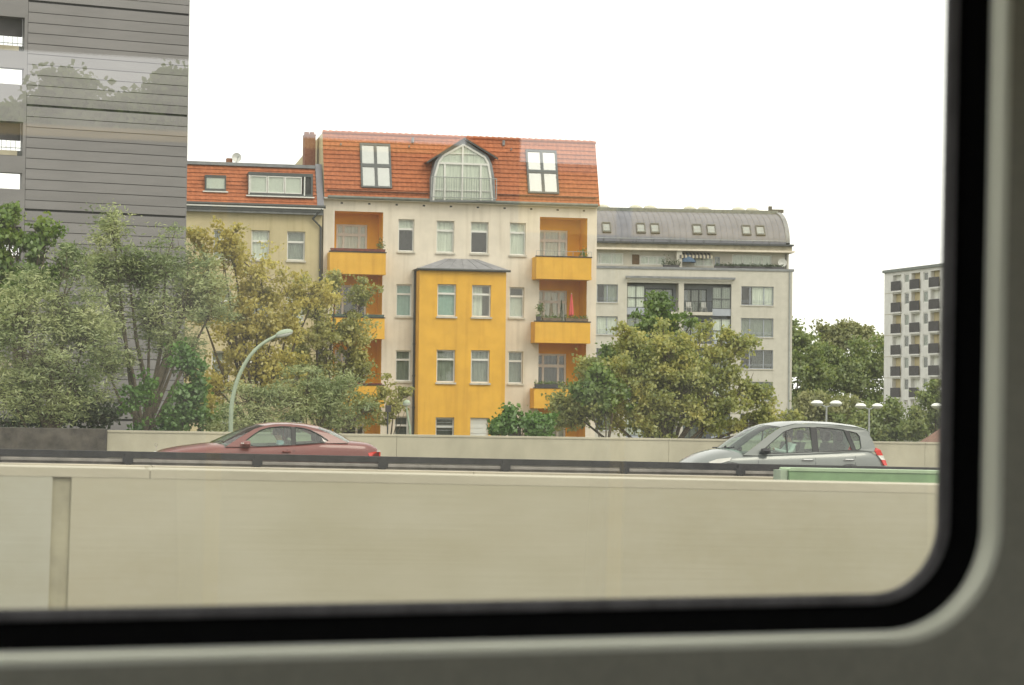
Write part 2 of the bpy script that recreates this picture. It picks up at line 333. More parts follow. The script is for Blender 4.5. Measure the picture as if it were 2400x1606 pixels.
# near wall concrete: boards run along it
def concrete_board(name, col):
    m = mat(name, col, 0.9, 0.05, 2.2, bump=0.0, stretch=(0.5, 1, 1.6), col2=(col[0] * .98, col[1] * 1.0, col[2] * 1.05))
    t = m.node_tree; b = t.nodes['Principled BSDF']; src = b.inputs['Base Color'].links[0].from_socket
    tcn = t.nodes.new('ShaderNodeTexCoord')
    def layer(sc_, stretch, lo, hi, amt, colr, src, det=5):
        mp = t.nodes.new('ShaderNodeMapping'); mp.inputs['Scale'].default_value = stretch
        n = t.nodes.new('ShaderNodeTexNoise'); n.inputs['Scale'].default_value = sc_; n.inputs['Detail'].default_value = det
        r_ = t.nodes.new('ShaderNodeValToRGB'); r_.color_ramp.elements[0].position = lo; r_.color_ramp.elements[1].position = hi
        r_.color_ramp.elements[0].color = (0, 0, 0, 1); r_.color_ramp.elements[1].color = (amt, amt, amt, 1)
        x = t.nodes.new('ShaderNodeMixRGB'); x.blend_type = 'MULTIPLY'; x.inputs[2].default_value = (*colr, 1)
        t.links.new(tcn.outputs['Object'], mp.inputs['Vector']); t.links.new(mp.outputs['Vector'], n.inputs['Vector']); t.links.new(n.outputs['Fac'], r_.inputs['Fac'])
        t.links.new(r_.outputs['Color'], x.inputs[0]); t.links.new(src, x.inputs[1]); return x.outputs['Color'], n
    src, n1 = layer(7.0, (0.22, 1, 9.0), 0.60, 0.78, 0.13, (0.72, 0.70, 0.62), src, 6)
    src, _ = layer(1.9, (0.8, 1, 1.3), 0.46, 0.72, 0.36, (0.76, 0.75, 0.64), src)
    src, _ = layer(60.0, (0.12, 1, 3.0), 0.45, 0.75, 0.09, (0.75, 0.75, 0.72), src, 3)
    t.links.new(src, b.inputs['Base Color'])
    bp = t.nodes.new('ShaderNodeBump'); bp.inputs['Strength'].default_value = 0.10; bp.inputs['Distance'].default_value = 0.01
    t.links.new(n1.outputs['Fac'], bp.inputs['Height']); t.links.new(bp.outputs['Normal'], b.inputs['Normal'])
    return m
M_['wallc'] = concrete_board('board_marked_concrete', (0.50, 0.465, 0.345))
M_['wallc2'] = concrete_board('pale_board_marked_concrete', (0.505, 0.49, 0.395))

# ================================================================== SETTING
def sheet(name, x0, x1, y0, y1, z, m, M=None, label=None):
    b = MB(); b.add([(x0, y0, z), (x1, y0, z), (x1, y1, z), (x0, y1, z)], [(0, 1, 2, 3)])
    return tag(b.build(name, m, None, M), label, None, None, 'structure')
sheet('ground', -2500, 2500, -2500, 3500, 0.0, M_['ground'])
F_road = Frame((0, 45, 2.172), -4, 0.008)
b = MB(); b.box(-90, 90, -38.5, 9.4, -0.6, 0.0)
tag(b.build('roadway', M_['asphalt'], None, F_road.M), kind='structure')
for k, yy in enumerate((-5.0, -1.8, 1.9, 5.6, -14.0, -17.6, -21.2, -32)):
    sheet('lane_marking', -90, 90, yy - 0.07, yy + 0.07, 0.004, M_['paint_white'], F_road.M)
b = MB(); b.box(-90, 90, -16, 7.2, 0.0, 2.0)
tag(b.build('railway_bed', M_['ballast']), kind='structure')

# ---------------------------------------------------------------- parapet at the far edge of the road
F_par = Frame((0, 54, 3.19 + 0.007 * 3.8), -4, 0.007)
s_dark = F_par.px(251, 1020)[0]
par = thing('parapet_wall', 'long pale concrete parapet wall along the far edge of the road, with one dark stained length', 'wall', F_par.M)
edges = [-40, -28, -16, -6, s_dark] + [s_dark + 7.3 * k for k in range(1, 10)]
for i, (a, c) in enumerate(zip(edges, edges[1:])):
    dark = c <= s_dark + 1e-6
    b = MB()
    if dark: b.box(a + .01, c - .02, -0.10, 0.32, -1.5, 0.03)
    else:
        b.box(a + .004, c - .004, 0, 0.3, -1.5, -0.05); b.prism([(a + .004, -0.0505), (c - .004, -0.0505), (c - .004, -0.001), (a + .004, -0.001)], -0.02, 0.32)
    p = b.build('panel', M_['parapet_dark'] if dark else M_['parapet'], par)
    if dark: p['label'] = 'dark stained concrete panel'

# ---------------------------------------------------------------- median guard rail and its concrete kerb
F_rail = Frame((0, 38, 3.08 + 0.0147 * 2.69), -4, 0.0147)
gr = thing('guard_rail', 'dark steel guard rail on posts with a grey beam in front of the two cars', 'guard rail', F_rail.M)
p0 = F_rail.px(300, 1060)[0]; sp = F_rail.px(603, 1060)[0] - p0
L0, L1 = -30, 50
b = MB(); b.prism([(L0, -.115), (L1, -.115), (L1, 0), (L0, 0)], -0.03, 0.14); b.build('top_beam', M_['steel_dark'], gr)
def wprof(y0, z1, h, d):
    return [(y0, z1), (y0 - d, z1 - h * .14), (y0 - d, z1 - h * .32), (y0, z1 - h * .5), (y0 - d, z1 - h * .68), (y0 - d, z1 - h * .86), (y0, z1 - h)]
b = MB(); pr = wprof(0.0, -.118, .20, .045)
n_ = len(pr); b.add([(L0, y, z) for y, z in pr] + [(L1, y, z) for y, z in pr], [(i, i + 1, i + 1 + n_, i + n_) for i in range(n_ - 1)])
b.build('wave_beam', M_['steel'], gr)
b = MB(); b.box(-.05, .05, -0.06, 0.05, -1.2, -0.02); b.box(-.09, .09, -0.058, -.046, -.2, -.08)
post = b.build('post', M_['steel_dark'], gr); post.location = (p0 - 6 * sp, 0, 0)
for k in range(-5, 17):
    c = post.copy(); COL.objects.link(c); c.parent = gr; c.location = (p0 + k * sp, 0, 0)
F_med = Frame((0, 36.2, 0), -4, 0.0145)
zt = F_med.px(340, 1085)[1] - .055
med = thing('median_kerb', 'low beige concrete kerb with a dark base running along below the guard rail', 'kerb', F_med.M)
for k in range(14):
    a = -28 + 5.5 * k; b = MB(); b.box(a + .01, a + 5.49, 0, .5, zt - .085, zt); b.build('kerb_stone', M_['median'], med)
b = MB(); b.box(-28, 49, 0.06, .5, zt - 1.2, zt - .087); b.build('base', M_['steel_dark'], med)
F_grn = Frame((0, 34.5, 0), -4, 0.0147)
s0, s1, z0, z1 = rect(F_grn, P1, 1850, 1101, 2195, 1126)
zc = F_grn.px(2020, 1094)[1]
gb = thing('green_barrier', 'green painted steel barrier box with its lit top coloured paler, in front of the grey van', 'barrier', F_grn.M)
b = MB(); z1 -= .045; zc -= .045; b.box(s0, s1 + 4, 0, .45, z0 - .9, z1); b.build('side_panel', M_['green_paint'], gb)
b = MB(); b.prism([(s0 - .01, z1 + .001), (s1 + 4.01, z1 + .001), (s1 + 4.01, zc - .02), (s1 + 3.98, zc), (s0 + .02, zc), (s0 - .01, zc - .02)], -.02, .47); b.build('top_cap', M_['green_lit_top'], gb)
b = MB(); b.box(s0 - .14, s0 - .012, .05, .40, z0 - .9, z1 + .01); b.build('end_post', M_['lamp_green'], gb)

# ---------------------------------------------------------------- near wall beside the railway
F_wall = Frame((0, 8, 0), -4, 0.0165)
ztop = F_wall.px(700, 1107)[1]
sj0, sj1 = F_wall.px(118, 1280)[0], F_wall.px(163, 1280)[0]
nw = thing('concrete_wall', 'board marked beige concrete wall with a pale coping close outside the train window', 'wall', F_wall.M)
seams = [(-9.0, -5.2), (-5.17, -1.4), (-1.37, sj0), (sj1, sj1 + 4.1), (sj1 + 4.14, sj1 + 8.2), (sj1 + 8.24, 16)]
for i, (a, c) in enumerate(seams):
    b = MB(); b.prism([(a, ztop - 2.3), (c, ztop - 2.3), (c, ztop - .035), (a, ztop - .035)], 0, .22)
    b.build('panel', M_['wallc2'] if i == 2 else M_['wallc'], nw)
for a, c in ((-9.0, -5.2), (-5.197, -1.4), (-1.397, sj0 + .35), (sj0 + .353, sj1 + 4.1), (sj1 + 4.103, sj1 + 8.2), (sj1 + 8.203, 16)):
    b = MB(); b.prism([(a, ztop - .034), (c, ztop - .034), (c, ztop - .004), (c - .006, ztop), (a + .006, ztop), (a, ztop - .004)], -.001, .235)
    b.build('coping', M_['coping'], nw)
b = MB(); b.box(sj0, sj1, 0.012, .2, ztop - 2.3, ztop - .036); b.build('joint_filler', mat('mossy_joint', (0.42, 0.395, 0.285), 0.95, 0.15, 6), nw)

# ================================================================== TRAIN CARRIAGE
TILT = R(1.6)
F_win = Frame(EYE + Vector((0, 2.0, 0)), 0, 0, TILT)      # top leans towards the camera
NRM = (F_win.M.to_3x3() @ Vector((0, -1, 0))).normalized()
def refl(x, y, Y):
    """where the view through pixel (x, y), mirrored in the pane, meets the plane Y"""
    d = ray(x, y); P0 = F_win.M.translation; t = (P0 - EYE).dot(NRM) / d.dot(NRM); p = EYE + d * t
    d2 = d - NRM * (2 * d.dot(NRM)); k = (Y - p.y) / d2.y
    return p + d2 * k
def rrect(x0, x1, z0, z1, r, k=10):
    P = []
    for cx, cz, a0 in ((x1 - r, z0 + r, -90), (x1 - r, z1 - r, 0), (x0 + r, z1 - r, 90), (x0 + r, z0 + r, 180)):
        for i in range(k + 1):
            a = R(a0 + 90 * i / k); P.append((cx + r * math.cos(a), cz + r * math.sin(a)))
    return P
KB = 1.0
def ring(b, box, r, prof, m=0, k=14):
    """sweep a profile of (outward offset, y) round a rounded rectangle"""
    loops = [[(x, y, z) for x, z in rrect(box[0] - d, box[1] + d, box[2] - d * KB, box[3] + d, r + d, k)] for d, y in prof]
    n = len(loops[0])
    vs = [p for l in loops for p in l]
    fs = [(i * n + j, i * n + (j + 1) % n, (i + 1) * n + (j + 1) % n, (i + 1) * n + j) for i in range(len(loops) - 1) for j in range(n)]
    b.add(vs, fs, m)
wx1 = F_win.px(2210, 700, .031)[0]; wz0 = F_win.px(1200, 1408, .031)[1]
WB = (-1.05, wx1, wz0, wz0 + 1.05); WR = 0.075
tr = thing('train_carriage', 'grey train carriage interior with a black gasketed window seen from a seat', 'train', F_win.M)
b = MB(); ring(b, WB, WR, [(0, .036), (0, .031), (.004, .026), (.0095, .023), (.011, .026)]); b.build('gasket_lip', M_['rubber_lip'], tr, smooth=50)
b = MB(); ring(b, WB, WR, [(.011, .027), (.013, .0235), (.022, .013), (.032, .003), (.034, .005)]); b.build('gasket', M_['rubber'], tr, smooth=50)
b = MB(); ring(b, WB, WR, [(.034, .007), (.0355, .002), (.039, -.017), (.041, -.0205), (.0435, -.0218), (.0465, -.022)]); b.build('window_trim', M_['trim'], tr, smooth=60)
b = MB(); b.prism(rrect(WB[0] - .01, WB[1] + .01, WB[2] - .01, WB[3] + .01, WR, 10), .034, .034)
me_f = b.f[0]; b.f = [me_f]; b.m = [0]; b.build('window_pane', G_train, tr)
# wall panel with the rounded opening, inside and outside skins
def hole_panel(b, x0, x1, z0, z1, box, r, d, y, k=14):
    P = rrect(box[0] - d, box[1] + d, box[2] - d * KB, box[3] + d, r + d, k)
    tess = geometry.tessellate_polygon([[Vector((x0, z0, 0)), Vector((x1, z0, 0)), Vector((x1, z1, 0)), Vector((x0, z1, 0))], [Vector((x, z, 0)) for x, z in P]])
    allp = [(x0, z0), (x1, z0), (x1, z1), (x0, z1)] + P
    b.add([(x, y, z) for x, z in allp], [tuple(t) for t in tess])
Z0w, Z1w = -1.25, 1.22
b = MB(); hole_panel(b, -1.45, 1.75, Z0w, Z1w, WB, WR, .0465, -.022); b.build('window_panel', M_['panel'], tr)
b = MB(); hole_panel(b, -1.45, 1.75, Z0w, Z1w, WB, WR, .09, .085); b.build('outer_skin', M_['panel'], tr)
b = MB()
for a, c, hs in ((-6.0, -1.4501, [(-4.3, -2.0, -.2, .8)]), (1.7501, 7.0, [(2.3, 4.6, -.2, .8)])):
    b.wall(a, c, Z0w, Z1w, hs, -.022, .06); b.build('side_wall', M_['panel'], tr); b = MB()

# the rest of the shell in world axes
Mi = F_win.I
sh = MB(); sh.box(-6, 7, -0.95, 2.05, 2.74, 2.80); o = sh.build('floor', M_['cabin_floor'], tr); o.matrix_parent_inverse = Mi
sh = MB(); sh.box(-6, 7, -0.95, 2.05, 5.17, 5.23); o = sh.build('ceiling', M_['ceiling'], tr); o.matrix_parent_inverse = Mi
for xx in (-6.05, 7.0):
    sh = MB(); sh.box(xx, xx + .05, -0.95, 2.05, 2.75, 5.2); o = sh.build('end_wall', M_['panel'], tr); o.matrix_parent_inverse = Mi
YO = -0.90
def rbox(x0, y0, x1, y1):
    xm, ym = (x0 + x1) / 2, (y0 + y1) / 2
    a, c = refl(x0, ym, YO).x, refl(x1, ym, YO).x
    return min(a, c), max(a, c), refl(xm, y1, YO).z, refl(xm, y0, YO).z
hA = rbox(-500, 118, 1130, 322); hB = rbox(1240, 118, 2250, 560)
hA = (hA[0], hA[1], hA[2], hA[3]); hB = (hB[0], hB[1], hB[2], hB[3])
sh = MB(); sh.wall(-6, 7, 2.75, 5.2, [hA, hB, (-5.6, -3.2, 3.75, 4.75), (-2.8, hA[0] - .35, 3.75, 4.75), (hB[1] + .4, 6.5, 3.75, 4.75)], YO, -.06)
o = sh.build('far_side_wall', M_['panel'], tr); o.matrix_parent_inverse = Mi
M_['band_strip'] = leafmat('translucent_cream_band', [(0.85, 0.72, 0.42), (0.88, 0.76, 0.46)], .8)
for h, hh in ((hA, .028),):
    sh = MB(); sh.prism([(h[0], h[2]), (h[1], h[2]), (h[1], h[2] + hh), (h[0], h[2] + hh)], YO - .04, YO - .039); o = sh.build('reflected_band_strip', M_['band_strip'], tr); o.matrix_parent_inverse = Mi  # added backlit strip, gives the cream band mirrored in the pane
for px_ in (520, 1480):
    p = refl(px_, 800, -0.3); sh = MB(); sh.tube([(p.x, -.3, 2.8), (p.x, -.3, 5.17)], .017, 10); o = sh.build('handrail', M_['rail_yellow'], tr); o.matrix_parent_inverse = Mi
for xx in (-1.7, 0.3, 2.2):
    sh = MB(); sh.box(xx - .45, xx + .45, -.85, -.40, 3.1, 3.25); sh.prism([(xx - .45, 3.25), (xx + .45, 3.25), (xx + .43, 3.78), (xx - .43, 3.78)], -.86, -.76)
    o = sh.build('seat', M_['seat'], tr); o.matrix_parent_inverse = Mi

# ================================================================== WINDOWS OF BUILDINGS
def pane_obj(parent, s0, s1, z0, z1, y, g):
    b = MB(); b.add([(s0, y, z0), (s1, y, z0), (s1, y, z1), (s0, y, z1)], [(0, 1, 2, 3)]); return b.build('pane', g, parent)
def window(parent, s0, s1, z0, z1, y=0.16, fr='white_frame', transom=None, mull=(), border=.07, curtain='net', sill=True, cover=(0, 1), g=None, low=None, sy=0.0):
    """a frame with its bars; panes, curtain and sill are its sub-parts"""
    b = MB(); d0, d1 = y, y + .07; B = border
    xs = [s0, s0 + B]; 
    b.box(s0, s0 + B, d0, d1, z0, z1); b.box(s1 - B, s1, d0, d1, z0, z1)
    b.box(s0 + B, s1 - B, d0, d1, z0, z0 + B); b.box(s0 + B, s1 - B, d0, d1, z1 - B, z1)
    cols = [s0 + B] + [v for mm in mull for v in (s0 + (s1 - s0) * mm - B * .55, s0 + (s1 - s0) * mm + B * .55)] + [s1 - B]
    zt_ = None
    if transom:
        zt_ = z1 - (z1 - z0) * transom
        b.box(s0 + B, s1 - B, d0 - .006, d1, zt_ - B * .75, zt_ + B * .75)
    rows = [(z0 + B, zt_ - B * .75), (zt_ + B * .75, z1 - B)] if transom else [(z0 + B, z1 - B)]
    for mm in mull:
        cx = s0 + (s1 - s0) * mm
        for r0, r1 in rows: b.box(cx - B * .55, cx + B * .55, d0 + .003, d1, r0, r1)
    w = b.build('window', M_[fr], parent)
    for i in range(0, len(cols), 2):
        for j, (r0, r1) in enumerate(rows): pane_obj(w, cols[i], cols[i + 1], r0, r1, y + .035, g or G_win)
    if curtain:
        a, c = s0 + (s1 - s0) * cover[0], s0 + (s1 - s0) * cover[1]
        n = max(6, int((c - a) / .06)); bb = MB()
        zt2 = z0 + (z1 - z0) * low if low else z1
        vs = [(a + (c - a) * i / n, y + .115 + .02 * math.sin(i * 2.1 + s0 * 9) + .01 * random.random(), z) for i in range(n + 1) for z in (z0, zt2)]
        bb.add(vs, [(2 * i, 2 * i + 2, 2 * i + 3, 2 * i + 1) for i in range(n)])
        bb.build('curtain', M_[curtain], w, smooth=80)
    if sill:
        bb = MB(); bb.prism([(s0 - .05, z0 - .09), (s1 + .05, z0 - .09), (s1 + .05, z0 - .003), (s0 - .05, z0 - .003)], sy - .09, y + .01); bb.build('sill', M_['sill'], w)
    return w

def shell(parent, s0, s1, z0, z1, depth, m, y0=0.001, names=('side_wall', 'side_wall', 'rear_wall')):
    for nm, q in zip(names, ([(s0, y0, z0), (s0, depth, z0), (s0, depth, z1), (s0, y0, z1)], [(s1, y0, z0), (s1, depth, z0), (s1, depth, z1), (s1, y0, z1)], [(s0, depth, z0), (s1, depth, z0), (s1, depth, z1), (s0, depth, z1)])):
        b = MB(); b.add(q, [(0, 1, 2, 3)]); b.build(nm, m, parent)

def tile_courses(parent, s0, s1, zlo, zhi, ylo, yhi, n, m, period=.24, amp=.009, skip=None):
    """overlapping rows of pantiles, one part per row"""
    k = max(2, int((s1 - s0) / period)) * 4
    for i in range(n):
        a, c = i / n, (i + 1.12) / n
        y0, z0, y1, z1 = ylo + (yhi - ylo) * a, zlo + (zhi - zlo) * a, ylo + (yhi - ylo) * min(c, 1.0), zlo + (zhi - zlo) * min(c, 1.0)
        vs = []; j0 = random.uniform(-.01, .01)
        for j in range(k + 1):
            x = s0 + (s1 - s0) * j / k; wv = amp * math.sin(2 * math.pi * j / 4 + .4)
            dz = random.uniform(-.006, .006)
            vs += [(x, y0 - .065 + wv + j0, z0 + dz - .01), (x, y0 - .008 + wv * .5, z0 + dz - .02), (x, y1 - .006 + wv, z1 + dz)]
        fs = []
        for j in range(k):
            q = 3 * j; fs += [(q, q + 3, q + 5, q + 2), (q + 1, q + 4, q + 3, q)]
        b = MB(); b.add(vs, fs); b.build('tile_course', m, parent)

# ================================================================== YELLOW AND CREAM HOUSE
F2 = Frame((0, 106 - 0.0, 0), -4.5)
sA = F2.px(759, 480)[0]; sB = F2.px(1399.5, 490)[0]
zE = F2.px(1080, 472.5, -.2)[1]                      # eaves
h2 = thing('yellow_house', 'cream house with a yellow bay and balconies under a steep red tiled roof', 'house', F2.M)
def W2(zf, *a, n=0.0): return rect(F2, zf, *a, n)
holes = []; wins = []
row = [  # zoom, X0, Y0, X1, Y1, curtain, extra
 (Z4, 687, 192, 820, 460, None), (Z4, 1005, 205, 1153, 470, 'net'), (Z4, 1290, 215, 1437, 475, None), (Z4, 1615, 222, 1748, 490, 'net'),
 (Z4, 670, 733, 800, 1000, 'teal'), (Z4, 1612, 757, 1735, 1010, 'white_blind'),
 (Z5, 665, 290, 790, 545, 'grey_curtain'), (Z5, 1602, 298, 1725, 565, 'grey_curtain'), (Z5, 655, 838, 770, 1090, 'dim_curtain'), (Z5, 1600, 850, 1725, 1100, 'dim_curtain')]
for zf, X0, Y0, X1, Y1, cu in row:
    r4 = W2(zf, X0, Y0, X1, Y1); holes.append(r4); wins.append((r4, cu))
# loggias: left and right columns, four floors
logL = [W2(Z4, 155, 128, 560, 440), W2(Z4, 147, 632, 553, 990), W2(Z5, 140, 178, 545, 575), W2(Z5, 138, 742, 540, 1100)]
logR = [W2(Z4, 1870, 178, 2262, 490), W2(Z4, 1860, 678, 2255, 1030), W2(Z5, 1848, 212, 2248, 595), W2(Z5, 1845, 762, 2240, 1110)]
for L in (logL, logR):
    s0 = sum(q[0] for q in L) / 4; s1 = sum(q[1] for q in L) / 4
    for i, q in enumerate(L): L[i] = (s0, s1, q[2] - .75, q[3]) if i < 3 else (s0, s1, q[2] - .3, q[3])
    for i in range(3): L[i] = (s0, s1, max(L[i][2], L[i + 1][3] + .30), L[i][3])
holes += logL + logR
b = MB(); b.wall(sA, sB, 0, zE, holes, 0.0, 0.26); b.build('facade', M_['cream'], h2)
ZT = F2.px(1070, 323, 0.8)[1]
shell(h2, sA, sB, 0, zE, 12, M_['cream'])
for i, (r4, cu) in enumerate(wins):
    w = window(h2, *r4, y=.15, transom=.30, curtain=cu, border=.065, low=.66 if cu == 'white_blind' else None)
    if cu is None:
        bb = MB(); bb.box(r4[0], r4[1], .30, .31, r4[3] - .5, r4[3]); bb.build('curtain', M_['net'], w)
        bb = MB(); bb.box(r4[0] - .3, r4[1] + .3, 1.0, 1.05, r4[2] - .3, r4[3]); bb.build('dark_room_sheet', M_['joint'], w)  # near-black sheet painted as the shade inside the room
# loggia linings, windows
def loggia(L, left):
    for i, (s0, s1, z0, z1) in enumerate(L):
        b = MB(); D_ = 1.55
        s0_, s1_ = s0 - .002, s1 + .002
        wz0 = z0 + (.28 if i < 3 else .05); w0 = s0 + (s1 - s0) * (.13 if left else .10); w1 = s0 + (s1 - s0) * (.775 if left else .745); wz1 = z0 + (z1 - z0) * (.80)
        b.wall(s0_, s1_, z0, z1, [(w0, w1, wz0, wz1)], D_, .2)
        b.add([(s0_, .262, z0), (s0_, D_, z0), (s0_, D_, z1), (s0_, .262, z1)], [(0, 1, 2, 3)])
        b.add([(s1_, .262, z0), (s1_, D_, z0), (s1_, D_, z1), (s1_, .262, z1)], [(0, 3, 2, 1)])
        b.add([(s0_, .262, z1), (s1_, .262, z1), (s1_, D_, z1), (s0_, D_, z1)], [(0, 1, 2, 3)])
        b.build('loggia_lining', M_['orange'], h2)
        b = MB(); b.box(s0_, s1_, .265, D_, z0 - .12, z0 + .004); b.build('loggia_floor', M_['slab'], h2)
        # orange paint on the reveal of the opening, 3 mm proud
        b = MB(); e = .003
        b.add([(s0 + e, .012, z0), (s0 + e, .262, z0), (s0 + e, .262, z1 - e), (s0 + e, .012, z1 - e)], [(0, 1, 2, 3)])
        b.add([(s1 - e, .012, z0), (s1 - e, .262, z0), (s1 - e, .262, z1 - e), (s1 - e, .012, z1 - e)], [(0, 3, 2, 1)])
        b.add([(s0 + e, .012, z1 - e), (s1 - e, .012, z1 - e), (s1 - e, .262, z1 - e), (s0 + e, .262, z1 - e)], [(0, 1, 2, 3)])
        b.build('painted_reveal', M_['orange'], h2)
        cu = ('net' if i == 0 else ('dim_curtain' if left else 'net')) if i < 2 else ('dim_curtain' if i == 2 else None)
        if i == 3 and not left: cu = 'white_blind'
        window(h2, w0, w1, wz0, wz1, y=D_ + .06, transom=.29, mull=(.24, .74), curtain=cu, border=.1, sill=False)
loggia(logL, True); loggia(logR, False)
def balcony(zf, X0, Y0, X1, Y1, n=-.95, cop='steel_dark'):
    s0, s1, z0, z1 = W2(zf, X0, Y0, X1, Y1, n=n)
    b = MB(); t = .14
    b.box(s0, s1, n, n + t, z0 + .04, z1); b.box(s0, s0 + t, n + t, -.002, z0 + .04, z1); b.box(s1 - t, s1, n + t, -.002, z0 + .04, z1)
    bal = b.build('balcony', M_['yellow'], h2)
    b = MB(); b.box(s0 - .012, s1 + .012, n - .012, -.003, z0 - .10, z0 + .038); b.build('balcony_slab', M_['yellow'], bal)
    b = MB(); b.prism([(s0 - .03, z1 + .001), (s1 + .03, z1 + .001), (s1 + .03, z1 + .055), (s0 - .03, z1 + .055)], n - .03, n + t + .03); b.build('coping', M_[cop], bal)
    return s0, s1, z0, z1, n
BL = [balcony(Z4, 118, 468, 583, 632), balcony(Z4, 108, 1012, 573, 1168), balcony(Z5, 104, 580, 567, 740)]
BR = [balcony(Z4, 1836, 508, 2294, 676), balcony(Z4, 1826, 1048, 2284, 1206), balcony(Z5, 1818, 608, 2276, 757)]
# bay
n = -1.05
bs0, bs1, bz0, bz1 = W2(Z4, 862, 625, 1585, 1278, n=n); bs0 = (bs0 + F2.px(*Z5(838, 700), n)[0]) / 2 + .04; bz0 = 0
bs1 = (bs1 + F2.px(*Z5(1570, 700), n)[0]) / 2
bayw = [(W2(Z4, 1012, 732, 1168, 1000, n=n), 'teal'), (W2(Z4, 1300, 740, 1458, 1005, n=n), None), (W2(Z5, 1005, 285, 1160, 555, n=n), 'grey_curtain'), (W2(Z5, 1291, 288, 1447, 560, n=n), 'grey_curtain'), (W2(Z5, 997, 847, 1152, 1110, n=n), 'dim_curtain'), (W2(Z5, 1285, 850, 1440, 1110, n=n), 'door')]
b = MB(); b.wall(bs0, bs1, 0, bz1, [q for q, c in bayw], n, .22)
b.add([(bs0, n, 0), (bs0, -.002, 0), (bs0, -.002, bz1), (bs0, n, bz1)], [(0, 3, 2, 1)]); b.add([(bs1, n, 0), (bs1, -.002, 0), (bs1, -.002, bz1), (bs1, n, bz1)], [(0, 1, 2, 3)])
bay = b.build('bay', M_['yellow'], h2)
for q, cu in bayw:
    if cu == 'door':
        bb = MB()
        for k in range(6): bb.box(q[0], q[1], n + .14, n + .17, q[2] + (q[3] - q[2]) * k / 6, q[2] + (q[3] - q[2]) * (k + 1) / 6 - .012)
        bb.build('infill_panel', M_['door_white'], h2)
    else:
        w = window(h2, *q, y=n + .13, transom=.29, curtain=cu, border=.065, sy=n)
        if cu is None:
            bb = MB(); bb.box(q[0], q[0] + .6, n + .36, n + .38, q[2], q[3]); bb.build('curtain', M_['net'], w)
        if q[2] < 2.0 and cu == 'dim_curtain':
            bb = MB()
            for k in range(5): bb.tube([(q[0], n + .05, q[3] - .12 - .13 * k), (q[1], n + .05, q[3] - .12 - .13 * k)], .012, 4)
            bb.build('window_bars', M_['galv'], h2)
# bay roof
e0 = F2.px(*Z4(843, 606), n - .12); e1 = F2.px(*Z4(1620, 614), n - .12); r0 = F2.px(*Z4(1080, 518), -.02); r1 = F2.px(*Z4(1350, 526), -.02)
ze = (e0[1] + e1[1]) / 2; zr = (r0[1] + r1[1]) / 2
b = MB(); yf = n - .14
V = [(e0[0], yf, ze), (e1[0], yf, ze), (e1[0], -.004, ze), (e0[0], -.004, ze), (r0[0], -.006, zr), (r1[0], -.006, zr)]
b.add(V, [(0, 1, 5, 4), (1, 2, 5), (3, 0, 4), (0, 3, 2, 1)]); b.build('bay_roof', M_['slate'], h2)
b = MB(); b.tube([(e0[0], yf - .03, ze - .03), (e1[0], yf - .03, ze - .03)], .06, 8); b.build('bay_gutter', M_['dark_metal'], h2)
for k in range(1, 6):
    a = k / 6; b = MB(); b.tube([(e0[0] + (e1[0] - e0[0]) * a, yf, ze + .01), (r0[0] + (r1[0] - r0[0]) * a, -.02, zr + .005)], .014, 4); b.build('seam', M_['slate'], h2)
b = MB(); b.tube([(bs0 - .07, -.12, ze - .05), (bs0 - .07, -.12, 0.2)], .055, 8)
for k in range(4): b.box(bs0 - .14, bs0, -.19, -.05, 2.0 + 1.6 * k, 2.06 + 1.6 * k)
b.build('downpipe', M_['dark_metal'], h2)
# eaves and gutter
b = MB(); b.tube([(sA + .15, -.30, zE + .02), (sB - .05, -.30, zE + .02)], .085, 8); b.build('gutter', M_['green_gutter'], h2)
b = MB(); b.box(sA, sB, -.26, -.003, zE - .10, zE - .02); b.build('soffit', M_['cream'], h2)
vent = MB(); vent.box(-.06, .06, -.008, .004, -.04, .04); v0 = None
for k in range(10):
    x = sA + .9 + (sB - sA - 1.6) * k / 9
    if v0 is None: v0 = vent.build('vent', M_['joint'], h2); v0.location = (x, -.0, zE - .25)
    else:
        c = v0.copy(); COL.objects.link(c); c.parent = h2; c.location = (x, -.0, zE - .25)
# main roof
ylo, yhi = -.30, .72
sAr = sA - .02; sBr = sB + .05
b = MB(); b.add([(sAr, ylo + .03, zE - .01), (sBr, ylo + .03, zE - .01), (sBr, yhi + .03, ZT - .02), (sAr, yhi + .03, ZT - .02)], [(0, 1, 2, 3)])
b.add([(sAr, yhi + .03, ZT - .02), (sBr, yhi + .03, ZT - .02), (sBr, 12, ZT - .5), (sAr, 12, ZT - .5)], [(0, 1, 2, 3)])
b.add([(sBr, ylo + .03, zE - .01), (sBr, 12, zE - .01), (sBr, 12, ZT - .5), (sBr, yhi + .03, ZT - .02)], [(0, 1, 2, 3)])
b.add([(sAr, ylo + .03, zE - .01), (sAr, 12, zE - .01), (sAr, 12, ZT - .5), (sAr, yhi + .03, ZT - .02)], [(0, 3, 2, 1)])
b.build('roof_deck', M_['beige'], h2)
tile_courses(h2, sAr, sBr, zE + .02, ZT, ylo, yhi, 15, M_['tile'])
b = MB(); kk = 44
for k in range(kk):
    x0, x1 = sAr + (sBr - sAr) * k / kk, sAr + (sBr - sAr) * (k + 1) / kk
    b.tube([(x0, yhi - .02, ZT + .03), (x1 + .03, yhi - .02, ZT + .005)], [.10, .08], 8)
b.build('ridge', M_['tile'], h2)
b = MB(); b.add([(sBr + .012, ylo - .02, zE - .06), (sBr + .012, ylo + .14, zE - .06), (sBr + .012, yhi + .16, ZT + .05), (sBr + .012, yhi, ZT + .05)], [(0, 1, 2, 3)]); b.build('verge', M_['white_frame'], h2)
